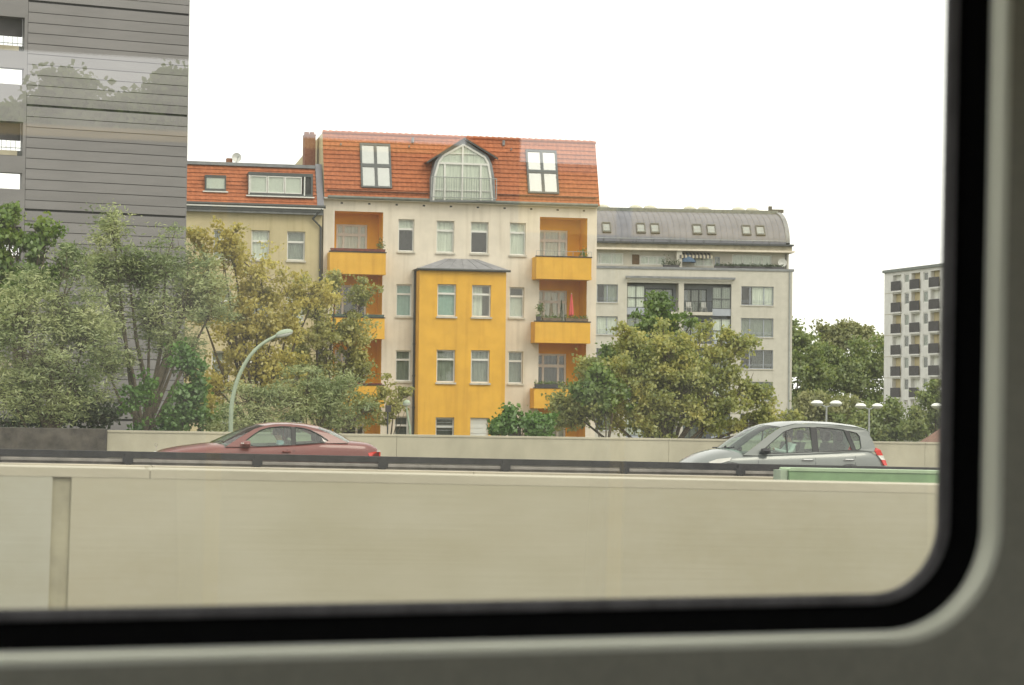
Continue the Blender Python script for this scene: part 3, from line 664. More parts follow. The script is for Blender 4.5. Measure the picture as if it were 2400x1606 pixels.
def onroof(X, Y):
    """point on the roof plane under a pixel"""
    o = F2.I @ EYE; d = F2.I.to_3x3() @ ray(*Z3(X, Y))
    nrm = Vector((0, ZT - zE, -(yhi - ylo))); q = Vector((0, ylo, zE)); t = (q - o).dot(nrm) / d.dot(nrm); return o + d * t
RS = Vector((0, yhi - ylo, ZT - zE)).normalized(); RN = Vector((0, -RS.z, RS.y))
def roofbox(b, p, w, h, d0, d1, m=0):
    """box lying on the roof: p lower left, w along, h up the slope"""
    X = Vector((1, 0, 0)); vs = [p + X * a + RS * c + RN * e for e in (d0, d1) for a, c in ((0, 0), (w, 0), (w, h), (0, h))]
    b.add(vs, [(0, 3, 2, 1), (4, 5, 6, 7), (0, 1, 5, 4), (1, 2, 6, 5), (2, 3, 7, 6), (3, 0, 4, 7)], m)
for (X0, Y0, X1, Y1) in ((414, 160, 662, 506), (1722, 212, 1972, 550)):
    pl = onroof((X0 + 8), Y1); pr_ = onroof(X1, Y1); pt = onroof((X0 + X1) / 2, Y0)
    w_ = pr_.x - pl.x; hh = (pt - onroof((X0 + X1) / 2, Y1)).length
    b = MB(); t = .09
    for (u, v, a, c) in ((0, 0, w_, t), (0, hh - t * 1.3, w_, t * 1.3), (0, t, t, hh - 2.3 * t), (w_ - t, t, t, hh - 2.3 * t), (w_ / 2 - t * .8, t, t * 1.6, hh - 2.3 * t)):
        roofbox(b, pl + Vector((u, 0, 0)) + RS * v, a, c, -.02, .15)
    for u in (t, w_ / 2 + t * .8): roofbox(b, pl + Vector((u, 0, 0)) + RS * (hh / 2 - .09), w_ / 2 - t * 1.8, .18, -.02, .145)
    wn = b.build('roof_window', M_['dark_frame'], h2)
    for u in (t, w_ / 2 + t * .8):
        for v0_, v1_ in ((t, hh / 2 - .09), (hh / 2 + .09, hh - 1.3 * t)):
            p = pl + Vector((u, 0, 0)) + RS * v0_ + RN * .112; X = Vector((w_ / 2 - t * 1.8, 0, 0)); Yv = RS * (v1_ - v0_)
            bb = MB(); bb.add([p, p + X, p + X + Yv, p + Yv], [(0, 1, 2, 3)]); bb.build('pane', G_sky, wn)
            p2 = p - RN * .022; bb = MB(); bb.add([p2, p2 + X, p2 + X + Yv, p2 + Yv], [(0, 1, 2, 3)]); bb.build('blind', M_['white_blind'], wn)
# snow guard
for (X0, X1) in ((135, 965), (1478, 2282)):
    a = onroof(X0, 530 + (X0 - 135) * .0256); c = onroof(X1, 530 + (X1 - 135) * .0256); a = Vector((a.x, a.y, (a.z + c.z) / 2)); a.y = ylo + (yhi - ylo) * (a.z - zE) / (ZT - zE)
    b = MB()
    for e in (.08, .16): b.tube([a + RN * e + Vector((.1, 0, 0)), Vector((c.x - .1, a.y, a.z)) + RN * e], .022, 5)
    nn = 7
    for k in range(nn + 1):
        x = a.x + .2 + (c.x - a.x - .4) * k / nn; p = Vector((x, a.y, a.z)); b.tube([p, p + RN * .2], .028, 4)
    b.build('snow_guard', M_['brick'], h2)
for X, Y in ((825, 150), (1537, 172), (262, 172), (797, 190), (1597, 212)):
    p = onroof(X, Y); b = MB(); big = X in (825, 1537)
    b.tube([p, p + RN * .12, p + RN * .12 + Vector((0, 0, .22 if big else .08))], .07 if big else .035, 7); b.build('vent_pipe', M_['lead'], h2)
# dormer
nD = -.42
dp = lambda L: pts(F2, Z3, L, nD)
outer = dp([(962, 612), (972, 430), (1002, 300), (1040, 240), (1230, 128), (1418, 252), (1450, 320), (1470, 430), (1478, 612)])
inner = dp([(990, 602), (1000, 420), (1034, 300), (1070, 250), (1226, 165), (1392, 262), (1420, 310), (1440, 430), (1450, 602)])
b = MB(); N9 = len(outer)
b.add([(x, nD, z) for x, z in outer] + [(x, nD, z) for x, z in inner] + [(x, 1.2, z) for x, z in outer], [(i, i + 1, i + 1 + N9, i + N9) for i in range(N9 - 1)] + [(i, i + 2 * N9, i + 1 + 2 * N9, i + 1) for i in range(N9 - 1)] + [(0, N9, 2 * N9 - 1, N9 - 1)])
dm = b.build('dormer', M_['lead'], h2)
b = MB(); b.add([(x, nD + .05, z) for x, z in inner], [tuple(range(len(inner)))]); b.build('pane', G_win, dm)
b = MB(); b.add([(x, nD + .085, z) for x, z in inner], [tuple(range(len(inner)))]); b.build('curtain', M_['net'], dm)
b = MB()
def bar(p, q, w=.045, yy=nD + .0):
    (x0, z0), (x1, z1) = p, q; dx, dz = x1 - x0, z1 - z0; l = math.hypot(dx, dz); nx, nz_ = -dz / l * w, dx / l * w
    b.prism([(x0 - nx, z0 - nz_), (x1 - nx, z1 - nz_), (x1 + nx, z1 + nz_), (x0 + nx, z0 + nz_)], yy, yy + .07)
D = lambda X, Y: F2.px(*Z3(X, Y), nD)
bar(D(1222, 170), D(1214, 600)); bar(D(1034, 308), D(1420, 322), .05, nD - .004); bar(D(1080, 318), D(1078, 600)); bar(D(1362, 325), D(1360, 602)); bar(D(995, 520), D(1448, 530), .02, nD + .008)
bar(D(1120, 232), D(1330, 240), .02, nD + .01)
for p, q in zip(inner, inner[1:]): bar(p, q, .05, nD - .006)
b.build('dormer_frame', M_['white_frame'], dm)
b = MB(); ra = D(935, 300); rb = D(1230, 112); rc = D(1492, 272)
for p, q in ((ra, rb), (rb, rc)):
    th = .07
    b.prism([(p[0], p[1]), (q[0], q[1]), (q[0], q[1] + th), (p[0], p[1] + th)], nD - .18, 1.3)
b.build('dormer_roof', M_['tile'], dm)
b = MB()
for p, q in ((ra, rb), (rb, rc)): b.prism([(p[0], p[1] - .09), (q[0], q[1] - .09), (q[0], q[1] - .004), (p[0], p[1] - .004)], nD - .17, nD - .10)
b.build('barge_board', M_['dark_metal'], dm)
b = MB(); ta, tb = D(968, 424), D(1476, 434); ba, bb_ = D(968, 578), D(1476, 594); yr = nD - .30
zt_, zb_ = (ta[1] + tb[1]) / 2, (ba[1] + bb_[1]) / 2
for z in (zt_, zb_): b.tube([(ta[0], yr, z), (tb[0], yr, z)], .022, 6)
for k in range(27):
    x = ta[0] + (tb[0] - ta[0]) * k / 26; b.tube([(x, yr, zb_), (x, yr, zt_)], .010 if 0 < k < 26 else .022, 4)
for x in (ta[0], tb[0]): b.tube([(x, yr, zt_), (x, nD + .2, zt_)], .02, 5)
b.build('balustrade', M_['galv'], dm)
# chimney and party wall strip at the left end of this roof
b = MB(); s0, s1, z0, z1 = rect(F2, Z2, 1254, 122, 1366, 420, 2.0); b.box(s0, s1, 1.9, 2.7, z0 - 1.0, z1)
ch = b.build('chimney', M_['brick'], h2)
b = MB()
for k in range(3): b.box(s0 - .02, s1 + .02, 1.88, 2.72, z1 + .002 + k * .001, z1 + .05) if k == 0 else b.tube([(s0 + (s1 - s0) * (.25 + .5 * (k - 1)), 2.3, z1 + .05), (s0 + (s1 - s0) * (.25 + .5 * (k - 1)), 2.3, z1 + .2)], .13, 8)
b.build('chimney_cap', M_['brick'], ch)
b = MB(); b.tube([(s0 + .1, 2.3, z1 + .1), (s0 - .9, 2.3, z1 + .42)], .012, 4); b.build('antenna', M_['galv'], ch)

# ================================================================== BEIGE HOUSE (left neighbour)
F1 = Frame((0, 106.0, 0), -4.5)
h1 = thing('beige_house', 'beige rendered house with a low red tiled roof, behind the yellowing tree', 'house', F1.M)
b0s = F1.px(380, 560)[0]; b1s = F1.px(*Z2(1438, 1000))[0]
zE1 = F1.px(590, 500)[1]
w1 = [rect(F1, Z2, 310, 1095, 500, 1400), rect(F1, Z2, 703, 1105, 890, 1410), rect(F1, Z2, 1073, 1117, 1260, 1418)]
st = F1.px(590, 680)[1] - F1.px(590, 538)[1]
hl = []
for k in range(4):
    for q in w1: hl.append((q[0], q[1], q[2] + st * k, q[3] + st * k))
b = MB(); b.wall(b0s, b1s, 0, zE1, hl, 0, .22); b.build('facade', M_['beige'], h1)
shell(h1, b0s, b1s, 0, zE1, 12, M_['beige'])
for k, q in enumerate(hl):
    window(h1, *q, y=.14, transom=.36, curtain=['grey_curtain', 'net', 'grey_curtain', 'dim_curtain'][k % 4], border=.065, cover=(0, 1) if k % 3 else (0, .6))
z_g0 = F1.px(*Z2(740, 925), -.35)[1]; z_g1 = F1.px(*Z2(740, 838), -.45)[1]; z_w = F1.px(*Z2(740, 868), -.45)[1]
b = MB(); b.prism([(b0s, zE1 - .002), (b1s, zE1 - .002), (b1s, z_g0 + .12), (b0s, z_g0 + .12)], -.32, -.002); b.build('cornice', M_['lead'], h1)
b = MB(); b.box(b0s, b1s, -.40, -.003, z_g0 + .122, z_w); b.build('fascia', M_['dark_metal'], h1)
b = MB(); b.box(b0s, b1s, -.46, -.004, z_w + .002, z_w + .07); b.build('flashing', M_['white_frame'], h1)
b = MB(); b.tube([(b0s, -.42, z_g1 - .01), (b1s + .1, -.42, z_g1 - .01)], .08, 8); b.build('gutter', M_['dark_metal'], h1)
zR0 = z_g1; zR1 = F1.px(*Z2(700, 445), .6)[1]
b = MB(); b.add([(b0s, -.35, zR0 - .02), (b1s, -.35, zR0 - .02), (b1s, .62, zR1), (b0s, .62, zR1)], [(0, 1, 2, 3)]); b.add([(b0s, .62, zR1), (b1s, .62, zR1), (b1s, 12, zR1), (b0s, 12, zR1)], [(0, 1, 2, 3)])
b.add([(b1s, -.35, zR0 - .02), (b1s, 12, zR0 - .02), (b1s, 12, zR1), (b1s, .62, zR1)], [(0, 1, 2, 3)]); b.build('roof_deck', M_['lead'], h1)
st1 = F1.px(*Z2(1378, 640), 0)[0]
tile_courses(h1, b0s, st1, zR0, zR1, -.40, .60, 10, M_['tile'])
b = MB(); b.box(b0s, st1, .45, 1.2, zR1 + .002, zR1 + .16); b.build('roof_edge', M_['lead'], h1)
b = MB(); b.add([(st1, -.45, zR0), (b1s + .02, -.45, zR0), (b1s + .02, .6, zR1 + .25), (st1, .6, zR1 + .25)], [(0, 1, 2, 3)]); b.build('flashing_strip', M_['zinc'], h1)
RS1 = Vector((0, 1.0, zR1 - zR0)).normalized()
def slope_y(z): return -.40 + 1.0 * (z - zR0) / (zR1 - zR0)
# skylight and recessed dormer, both standing proud of the slope
s0, s1, z0, z1 = rect(F1, Z2, 222, 535, 440, 700, -.1)
b = MB(); y_ = slope_y(z0) - .12
b.box(s0, s0 + .07, y_, y_ + .5, z0, z1); b.box(s1 - .07, s1, y_, y_ + .5, z0, z1); b.box(s0 + .07, s1 - .07, y_, y_ + .5, z1 - .13, z1); b.box(s0 + .07, s1 - .07, y_, y_ + .3, z0, z0 + .12)
w = b.build('roof_window', M_['dark_frame'], h1); pane_obj(w, s0 + .07, s1 - .07, z0 + .12, z1 - .13, y_ + .025, G_win)
b = MB(); b.add([(s0 + .07, y_ + .045, z0 + .12), (s1 - .07, y_ + .045, z0 + .12), (s1 - .07, y_ + .045, z1 - .13), (s0 + .07, y_ + .045, z1 - .13)], [(0, 1, 2, 3)]); b.build('blind', M_['white_blind'], w)
b = MB(); b.box(s0 - .1, s1 + .1, y_ - .05, y_ + .1, z0 - .06, z0 - .002); b.build('sill', M_['white_frame'], w)
s0, s1, z0, z1 = rect(F1, Z2, 672, 512, 1338, 752, -.2); y_ = slope_y(z0) - .15
b = MB(); b.box(s0, s1, y_, .6, z1 - .16, z1); b.box(s0, s1, y_, .5, z0, z0 + .12); b.box(s1 - .1, s1, y_, .6, z0 + .12, z1 - .16); b.box(s0, s0 + .06, y_, .6, z0 + .12, z1 - .16)
b.add([(s0, .45, z0), (s1, .45, z0), (s1, .45, z1), (s0, .45, z1)], [(0, 1, 2, 3)])
dr = b.build('dormer', M_['dark_frame'], h1)
for k in range(3):
    x0 = s0 + .08 + k * .86; window(dr, x0, x0 + .84, z0 + .13, z1 - .17, y=y_ + .015, curtain=None, sill=False, border=.05, g=G_win)
    b = MB(); b.box(x0, x0 + .84, y_ + .086, y_ + .09, z0 + .13, z1 - .17); b.build('blind', M_['white_blind'], dr)
b = MB(); b.box(s0 + 2.67, s1 - .102, y_ + .07, y_ + .08, z0 + .13, z1 - .17); b.build('infill_panel', M_['steel_dark'], dr)  # plain dark panel filling the right end of the dormer
b = MB()
for x in (s0 + .03, s1 - .42): b.tube([(x, y_ - .03, z0 + .05), (x, y_ - .03, z1 - .17)], .035, 6)
b.build('dormer_post', M_['white_frame'], dr)
b = MB(); b.box(s0 - .12, s1 + .08, y_ - .08, y_ + .05, z0 - .06, z0 - .002); b.build('sill', M_['white_frame'], dr)
b = MB(); b.tube([(b1s - .1, -.42, z_g1 - .1), (b1s - .5, -.2, zE1 - .2), (b1s - .08, -.1, zE1 - .6), (b1s - .08, -.1, .2)], .06, 8); b.build('downpipe', M_['dark_metal'], h1)
s0, s1, z0, z1 = rect(F1, Z2, 447, 360, 505, 405, 1.5); b = MB(); b.box(s0, s1, 1.4, 1.9, z0 - .5, z1); b.build('chimney', M_['brick'], h1)
cx, cz = F1.px(*Z2(550, 352), 1.1); rr = .24
b = MB(); b.lathe([(0, .06), (rr * .5, .045), (rr * .85, .01), (rr, -.03), (rr * .98, -.04), (rr * .8, 0), (.001, .05)], (cx, 1.1, cz), 24, axis='Y')
b.tube([(cx, 1.2, cz), (cx, 1.25, zR1)], .025, 6)
ds = b.build('satellite_dish', M_['dish'], h1, smooth=40)
b = MB(); b.tube([(cx, 1.05, cz - rr), (cx + .03, .75, cz - .02)], .012, 5); b.lathe([(.001, -.05), (.04, -.04), (.04, .04), (.001, .05)], (cx + .04, .72, cz), 8, axis='Y'); b.build('feed_arm', M_['galv'], ds)

# ================================================================== GREY CLAD TOWER
F0 = Frame((0, 70, 0), 7.2)
tw = thing('grey_tower', 'tall grey tower clad in horizontal panels with open deck slots at its left end', 'tower', F0.M)
tR = F0.px(440.5, 300)[0]; tJ = F0.px(62, 250)[0]; tL = tJ - 3.2
zA = F0.px(220, 500)[1]; zB = F0.px(220, 258)[1]; storey = zB - zA
rows_per = 10; ph = storey / rows_per
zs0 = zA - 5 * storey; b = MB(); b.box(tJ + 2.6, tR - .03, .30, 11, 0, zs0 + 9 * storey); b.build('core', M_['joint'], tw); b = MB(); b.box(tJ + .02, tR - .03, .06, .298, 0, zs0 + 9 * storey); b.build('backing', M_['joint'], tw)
b = MB(); b.box(tR - .028, tR, .02, 11, 0, zs0 + 9 * storey); b.build('corner_trim', M_['cladding'], tw)
pm = {}
for k in range(90):
    z0 = zs0 + k * ph; deep = k % rows_per == 0
    if z0 < 0.1: continue
    h = ph - (.075 if deep else .022); key = deep
    if key not in pm:
        b = MB(); b.prism([(tJ + .012, 0), (tR - .03, 0), (tR - .03, h), (tJ + .012, h)], 0, .05); o = b.build('panel', M_['cladding'], tw); pm[key] = o
    else:
        o = pm[key].copy(); COL.objects.link(o); o.parent = tw
    o.location = (0, 0.001 * (k % 3), z0 + (.055 if deep else 0))
# left end: open deck slots per storey, measured on the pixel column x = 40
def zpix(y): return F0.px(40, y)[1]
base_ = zpix(253)
sl_hi = (zpix(108) - base_, zpix(40) - base_); sl_lo = (zpix(198) - base_, zpix(160) - base_)
hs = []
for k in range(-5, 4):
    for a, c in (sl_hi, sl_lo): hs.append((tL + .3, tJ - .10, base_ + k * storey + a, base_ + k * storey + c))
hs = [h for h in hs if h[2] > 6.5]
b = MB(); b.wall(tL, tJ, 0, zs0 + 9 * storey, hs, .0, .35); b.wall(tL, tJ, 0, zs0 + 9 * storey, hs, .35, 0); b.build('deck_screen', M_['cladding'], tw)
for k in range(-3, 4):
    z = base_ + k * storey
    a, c = sl_hi
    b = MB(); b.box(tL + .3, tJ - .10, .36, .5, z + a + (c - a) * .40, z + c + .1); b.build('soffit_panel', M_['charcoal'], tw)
    b = MB(); zt_ = z + a + (c - a) * .36
    b.box(tL + .3, tJ - .11, .20, .23, z + a + .10, z + a + .125)
    for j in range(18): b.box(tL + .35 + j * .15, tL + .365 + j * .15, .20, .22, z + a + .03, zt_)
    b.build('balustrade', M_['galv'], tw)
    b = MB(); b.box(tL + .3, tJ - .28, -.012, .3, z + a - .16, z + a - .003); b.build('deck_edge', M_['slab'], tw)
    b = MB(); b.box(tJ - .27, tJ - .11, -.012, .3, z + a - .16, z + a - .003); b.build('deck_bracket', M_['dark_metal'], tw)

# ================================================================== GREY APARTMENT BUILDING with vaulted roof
F3 = Frame((0, 210, 0), -11.5)
def depth_of(F, x, y):
    s, z = F.px(x, y); return ((F.M @ Vector((s, 0, z))) - EYE).dot(FWD)
h3 = thing('grey_apartment_building', 'pale grey modern apartment building with a barrel vaulted zinc roof and central loggias', 'apartment building', F3.M)
a0 = F3.px(1375, 700)[0]; a1 = F3.px(*Z6(2236, 1100))[0]; zP = F3.px(*Z6(1200, 797))[1]
def W3(*a, n=0.0): return rect(F3, Z6, *a, n)
lw = W3(90, 968, 320, 1168); rw = W3(1675, 992, 2030, 1200); st3 = F3.px(*Z6(200, 968))[1] - F3.px(*Z7(185, 268))[1]
cl, crr, _, cz1 = W3(420, 957, 1566, 1265); pier = F3.px(*Z6(987, 1100))[0], F3.px(*Z6(1045, 1100))[0]
hl = []; wl = []
for k in range(6):
    for q in (lw, rw):
        z0 = q[2] - k * st3
        if z0 > .6: hl.append((q[0], q[1], z0, q[3] - k * st3)); wl.append((hl[-1], q is rw, k))
nl = 5; czs = cz1; cz0 = czs - nl * st3 + .2
hl.append((cl, crr, cz0, czs))
b = MB(); b.wall(a0, a1, 0, zP - .12, hl, 0, .25); b.build('facade', M_['greige'], h3)
shell(h3, a0, a1, 0, zP - .12, 14, M_['greige'])
b = MB(); b.box(a0, a1 + .15, -.10, .5, zP - .118, zP + .12); b.build('parapet_coping', M_['lead'], h3)
b = MB(); b.add([(a0, .5, zP - .13), (a1, .5, zP - .13), (a1, 14, zP - .13), (a0, 14, zP - .13)], [(0, 1, 2, 3)]); b.build('terrace', M_['slab'], h3)
for q, right, k in wl:
    window(h3, *q, y=.16, fr='grey_frame', mull=(.28, .71) if right else (.5,), curtain=['grey_curtain', 'net', 'grey_curtain', 'dim_curtain'][(k + right) % 4], border=.07, cover=(0, 1) if k % 2 else (.35, 1))
    b = MB()
    for dz in (.32, .45): b.tube([(q[0], .02, q[2] + dz), (q[1], .02, q[2] + dz)], .02, 4)
    b.build('window_rail', M_['grey_frame'], h3)
b = MB(); b.box(pier[0], pier[1], .003, 1.6, cz0, czs); b.build('pier', M_['greige'], h3)
b = MB(); b.box(cl, crr, 1.9, 2.0, cz0, czs); b.build('loggia_rear_wall', M_['grey_frame'], h3)
sl0, sl1 = F3.px(*Z6(618, 1100))[0], F3.px(*Z6(1362, 1100))[0]
for k in range(nl):
    zf = czs - (k + 1) * st3 + .05; zc_ = czs - k * st3
    # glazed bays left and right, spandrel below each
    for (x0, x1) in ((cl + .02, sl0), (sl1, crr - .02)):
        b = MB(); b.box(x0, x1, .12, .3, zf - .05, zf + .62); b.build('spandrel', M_['grey_frame'], h3)
        window(h3, x0, x1, zf + .63, zc_ - .28, y=.14, fr='dark_frame', mull=(.5,), transom=.55, curtain='net' if (k + (x0 > pier[0])) % 2 == 0 else 'grey_curtain', border=.06, sill=False)
    for (x0, x1) in ((sl0, pier[0]), (pier[1], sl1)):
        b = MB(); b.box(x0, x1, .0025, 1.88, zf - .02, zf + .3); b.build('balcony_slab', M_['greige'], h3)
        b = MB(); b.tube([(x0, .05, zf + 1.35), (x1, .05, zf + 1.35)], .03, 5)
        for j in range(12): x = x0 + (x1 - x0) * (j + .5) / 12; b.tube([(x, .05, zf + .3), (x, .05, zf + 1.35)], .012, 4)
        b.build('balustrade', M_['dark_metal'], h3)
        window(h3, x0 + .25, x1 - .25, zf + .35, zc_ - .45, y=1.75, fr='dark_frame', mull=(.33, .66), curtain='net' if k % 2 else 'grey_curtain', border=.1, sill=False, cover=(.2, .8))
c0, c1, cz_0, cz_1 = W3(408, 882, 1612, 908, n=-.5)
b = MB(); b.box(c0, c1, -.5, -.2, (cz_0 + cz_1) / 2 - .1, (cz_0 + cz_1) / 2 + .1); b.box(c0 + .05, c0 + .15, -.25, -.002, cz_0 - .02, cz_0 + .1); b.box(c1 - .15, c1 - .05, -.25, -.002, cz_0 - .02, cz_0 + .1); b.build('awning_box', M_['lead'], h3)
# penthouse
yp = 1.6; pz1 = F3.px(*Z6(1100, 602), yp - .9)[1]
p1 = F3.px(*Z6(2196, 700), yp)[0]
phw = [(100, 622, 380, 750, 'white_frame', (.12, .55), 'net'), (475, 640, 556, 750, 'door', (), None), (565, 655, 845, 752, 'white_frame', (.33, .66), 'net'), (1160, 668, 1365, 770, 'white_frame', (.5,), 'net'), (1572, 640, 2010, 775, 'white_frame', (.27, .52, .76), 'net'), (1385, 665, 1440, 772, 'grey_frame', (), 'grey_curtain')]
hh_ = [rect(F3, Z6, *q[:4], yp) for q in phw]
b = MB(); b.wall(a0, p1, zP - .12, pz1, hh_, yp, .15); b.add([(p1, yp, zP - .12), (p1, 12, zP - .12), (p1, 12, pz1), (p1, yp, pz1)], [(0, 1, 2, 3)]); b.build('penthouse_wall', M_['greige'], h3)
for q, r4 in zip(phw, hh_):
    if q[4] == 'door':
        b = MB(); b.box(*r4[:2], yp + .1, yp + .15, *r4[2:]); b.build('door', M_['door_brown'], h3)
    else: window(h3, *r4, y=yp + .06, fr=q[4], mull=q[5], curtain=q[6], border=.10, sill=False)
x0, x1 = F3.px(*Z6(958, 700), 1.0)[0], F3.px(*Z6(1018, 700), 1.0)[0]
b = MB(); b.box(x0, x1, .6, yp - .002, zP - .11, pz1 - .02); b.build('partition', M_['greige'], h3)
b = MB(); b.box(a0, p1 + .3, .35, 3, pz1 - .0, pz1 + .18); b.build('cornice', M_['cream'], h3)
zg = F3.px(*Z6(1100, 515), .3)[1]
b = MB(); b.box(a0, p1 + .1, .62, 12, pz1 + .182, zg - .08); b.build('attic_band', M_['slab'], h3)
b = MB(); b.box(a0, p1 + .2, .26, .62, zg - .12, zg + .05); b.build('gutter', M_['dark_metal'], h3)
# vault: part of an ellipse in y-z
zv = F3.px(*Z6(1100, 180), 6.2)[1]; HV = zv - zg; yv0, yv1 = .45, 6.2
def vault(t): a = t * math.pi / 2; return yv1 - (yv1 - yv0) * math.cos(a), zg + .05 + (HV - .05) * math.sin(a)
KV = 16; vx1 = F3.px(*Z6(2165, 530), .4)[0]
b = MB(); P = [vault(i / KV) for i in range(KV + 1)]; P += [(2 * yv1 - y, z) for y, z in P[-2::-1]]
b.add([(a0, y, z) for y, z in P] + [(vx1, y, z) for y, z in P], [(i, i + 1, i + 1 + len(P), i + len(P)) for i in range(len(P) - 1)] + [tuple(range(len(P), 2 * len(P)))]); b.build('vault_roof', M_['zinc'], h3, smooth=40)
nse = 34
for k in range(1, nse):
    x = a0 + (vx1 - a0) * k / nse; b = MB(); b.tube([(x, y - .01, z + .012) for y, z in P[:KV + 3]], .018, 4); b.build('standing_seam', M_['zinc'], h3)
b = MB(); Q = [(y, z) for y, z in P]; n9 = len(Q)
b.add([(x, y, z) for x in (vx1 + .002, vx1 + .42) for y, z in Q] + [(x, y - .0, z + .16) for x in (vx1 + .002, vx1 + .42) for y, z in Q],
      [(2 * n9 + i, 2 * n9 + i + 1, 3 * n9 + i + 1, 3 * n9 + i) for i in range(n9 - 1)] + [(i, i + 1, 2 * n9 + i + 1, 2 * n9 + i) for i in range(n9 - 1)] + [(n9 + i, n9 + i + 1, 3 * n9 + i + 1, 3 * n9 + i) for i in range(n9 - 1)] + [tuple(range(n9, 2 * n9))])
b.build('gable_rim', M_['lead'], h3)
b = MB(); b.box(a0, vx1 + .2, yv1 - 1.5, yv1 + .9, zv - .15, zv + .22); b.build('ridge_band', M_['green_gutter'], h3)
b = MB(); b.tube([(vx1 - .4, yv1 - .5, zv + .1), (vx1 - .4, yv1 - .5, zv + .75)], .2, 6); b.box(vx1 - .3, vx1 + .9, yv1 - .9, yv1 - .2, zv + .1, zv + .42); b.build('vent_stack', M_['dark_metal'], h3)
dome = None
for X in (150, 512, 668, 1105, 1262, 1637, 1790):
    x = F3.px(*Z6(X, 150), yv1)[0]
    if dome is None:
        b = MB(); b.box(-.62, .62, -.62, .62, -.2, .09); b.lathe([(.58, .10), (.55, .2), (.42, .29), (.2, .34), (.001, .35)], (0, 0, 0), 16); dome = b.build('roof_dome', M_['dome'], h3, smooth=40); o = dome
    else: o = dome.copy(); COL.objects.link(o); o.parent = h3
    o.location = (x, yv1, zv + .3)
for (X0, Y0, X1, Y1) in ((150, 305, 246, 400), (527, 310, 625, 406), (682, 316, 780, 406), (1145, 320, 1246, 416), (1302, 326, 1400, 418), (1688, 335, 1786, 426), (1840, 340, 1940, 432)):
    ym_ = None
    for i in range(60):                                 # where the line of sight meets the vault
        t = i / 60; y, z = vault(t)
        if F3.px(*Z6((X0 + X1) / 2, (Y0 + Y1) / 2), y)[1] <= z: ym_ = t; break
    t0 = (ym_ or .35); yA, zA_ = vault(t0 - .10); yB, zB_ = vault(t0 + .10)
    x0, x1 = F3.px(*Z6(X0, Y1), yA)[0], F3.px(*Z6(X1, Y1), yA)[0]
    d = Vector((0, yB - yA, zB_ - zA_)); nn = Vector((0, -d.z, d.y)).normalized()
    b = MB(); p = Vector((x0, yA, zA_)); X_ = Vector((x1 - x0, 0, 0))
    for (u0, u1, v0_, v1_) in ((0, 1, 0, .14), (0, 1, .9, 1), (0, .1, .14, .9), (.9, 1, .14, .9)):
        vs = [p + X_ * u + d * v + nn * e for e in (-.05, .2) for u, v in ((u0, v0_), (u1, v0_), (u1, v1_), (u0, v1_))]
        b.add(vs, [(4, 5, 6, 7), (0, 1, 5, 4), (1, 2, 6, 5), (2, 3, 7, 6), (3, 0, 4, 7)])
    w = b.build('roof_window', M_['dark_frame'], h3)
    bb = MB(); q = p + nn * .12; bb.add([q + X_ * u + d * v for u, v in ((.1, .14), (.9, .14), (.9, .9), (.1, .9))], [(0, 1, 2, 3)]); bb.build('pane', G_sky, w)
    bb = MB(); q = p + nn * .06; bb.add([q + X_ * u + d * v for u, v in ((.1, .14), (.9, .14), (.9, .9), (.1, .9))], [(0, 1, 2, 3)]); bb.build('blind', M_['net'], w)
b = MB(); b.tube([(a0, .2, zg + .35), (vx1, .2, zg + .35)], .03, 5)
for k in range(13): x = a0 + (vx1 - a0) * k / 12; b.tube([(x, .2, zg + .35), (x, .5, zg + .05)], .025, 4)
b.build('snow_rail', M_['galv'], h3)
b = MB(); b.tube([(a1 - .28, -.08, zP - .15), (a1 - .28, -.08, .2)], .07, 6); b.build('downpipe', M_['galv'], h3)
b = MB(); b.tube([(p1 - .3, yp - .1, pz1 - .05), (p1 - .3, yp - .1, zP)], .06, 6); b.build('downpipe', M_['dark_metal'], h3)
cx, cz = F3.px(*Z6(2125, 730), .9); b = MB(); b.lathe([(.001, .05), (.22, .035), (.38, -.01), (.44, -.05), (.43, -.06), (.34, -.005), (.001, .04)], (cx, .9, cz), 24, axis='Y'); b.tube([(cx, 1.0, cz), (cx, 1.1, zP - .1)], .05, 6); b.build('satellite_dish', M_['dish'], h3, smooth=40)

# ================================================================== WHITE TOWER BLOCK far right
dirp = ray(2072, 800); P4 = EYE + dirp * (272 / dirp.dot(FWD))
F4 = Frame((P4.x, P4.y, 0), -91.0)
h4 = thing('white_tower_block', 'white high rise block with charcoal balcony panels in a chequered facade', 'tower block', F4.M)
zt4 = F4.px(2072, 641)[1]; L4 = 26.0
bay_s = [F4.px(*Z8(X, 400))[0] for X in (858, 1002, 1150)]; pitch4 = (bay_s[2] - bay_s[0]) / 2
fl = [F4.px(*Z8(1000, Y))[1] for Y in (421, 1083)]; fh = (fl[0] - fl[1]) / 4 / 1.0
fh = (F4.px(*Z8(1000, 421))[1] - F4.px(*Z8(1000, 1085))[1]) / 4.0
nfl = int(zt4 / fh) + 1
hl = []; cols4 = [bay_s[0] + pitch4 * k for k in range(5)]
zr = F4.px(*Z8(1000, 421))[1]                         # top of one row of balcony fronts
for k in range(-8, 3):
    z = zr + k * fh
    if z - 1.2 < 0.5: continue
    for j, s in enumerate(cols4):
        hl.append((s - pitch4 * .24, s + pitch4 * .22, z - 1.0, z + fh - 1.4))
        hl.append((s + pitch4 * .38, s + pitch4 * .63, z - .15, z + fh - 1.35))
hl = [(h[0], h[1], h[2], min(h[3], zt4 - .4)) for h in hl if h[2] < zt4 - 1.5]
b = MB(); b.wall(0, L4, 0, zt4, hl, 0, .55); b.build('facade', M_['white_wall'], h4)
b = MB(); b.add([(0, 0, 0), (0, 14, 0), (0, 14, zt4), (0, 0, zt4)], [(0, 3, 2, 1)]); b.build('end_wall', M_['white_wall'], h4)
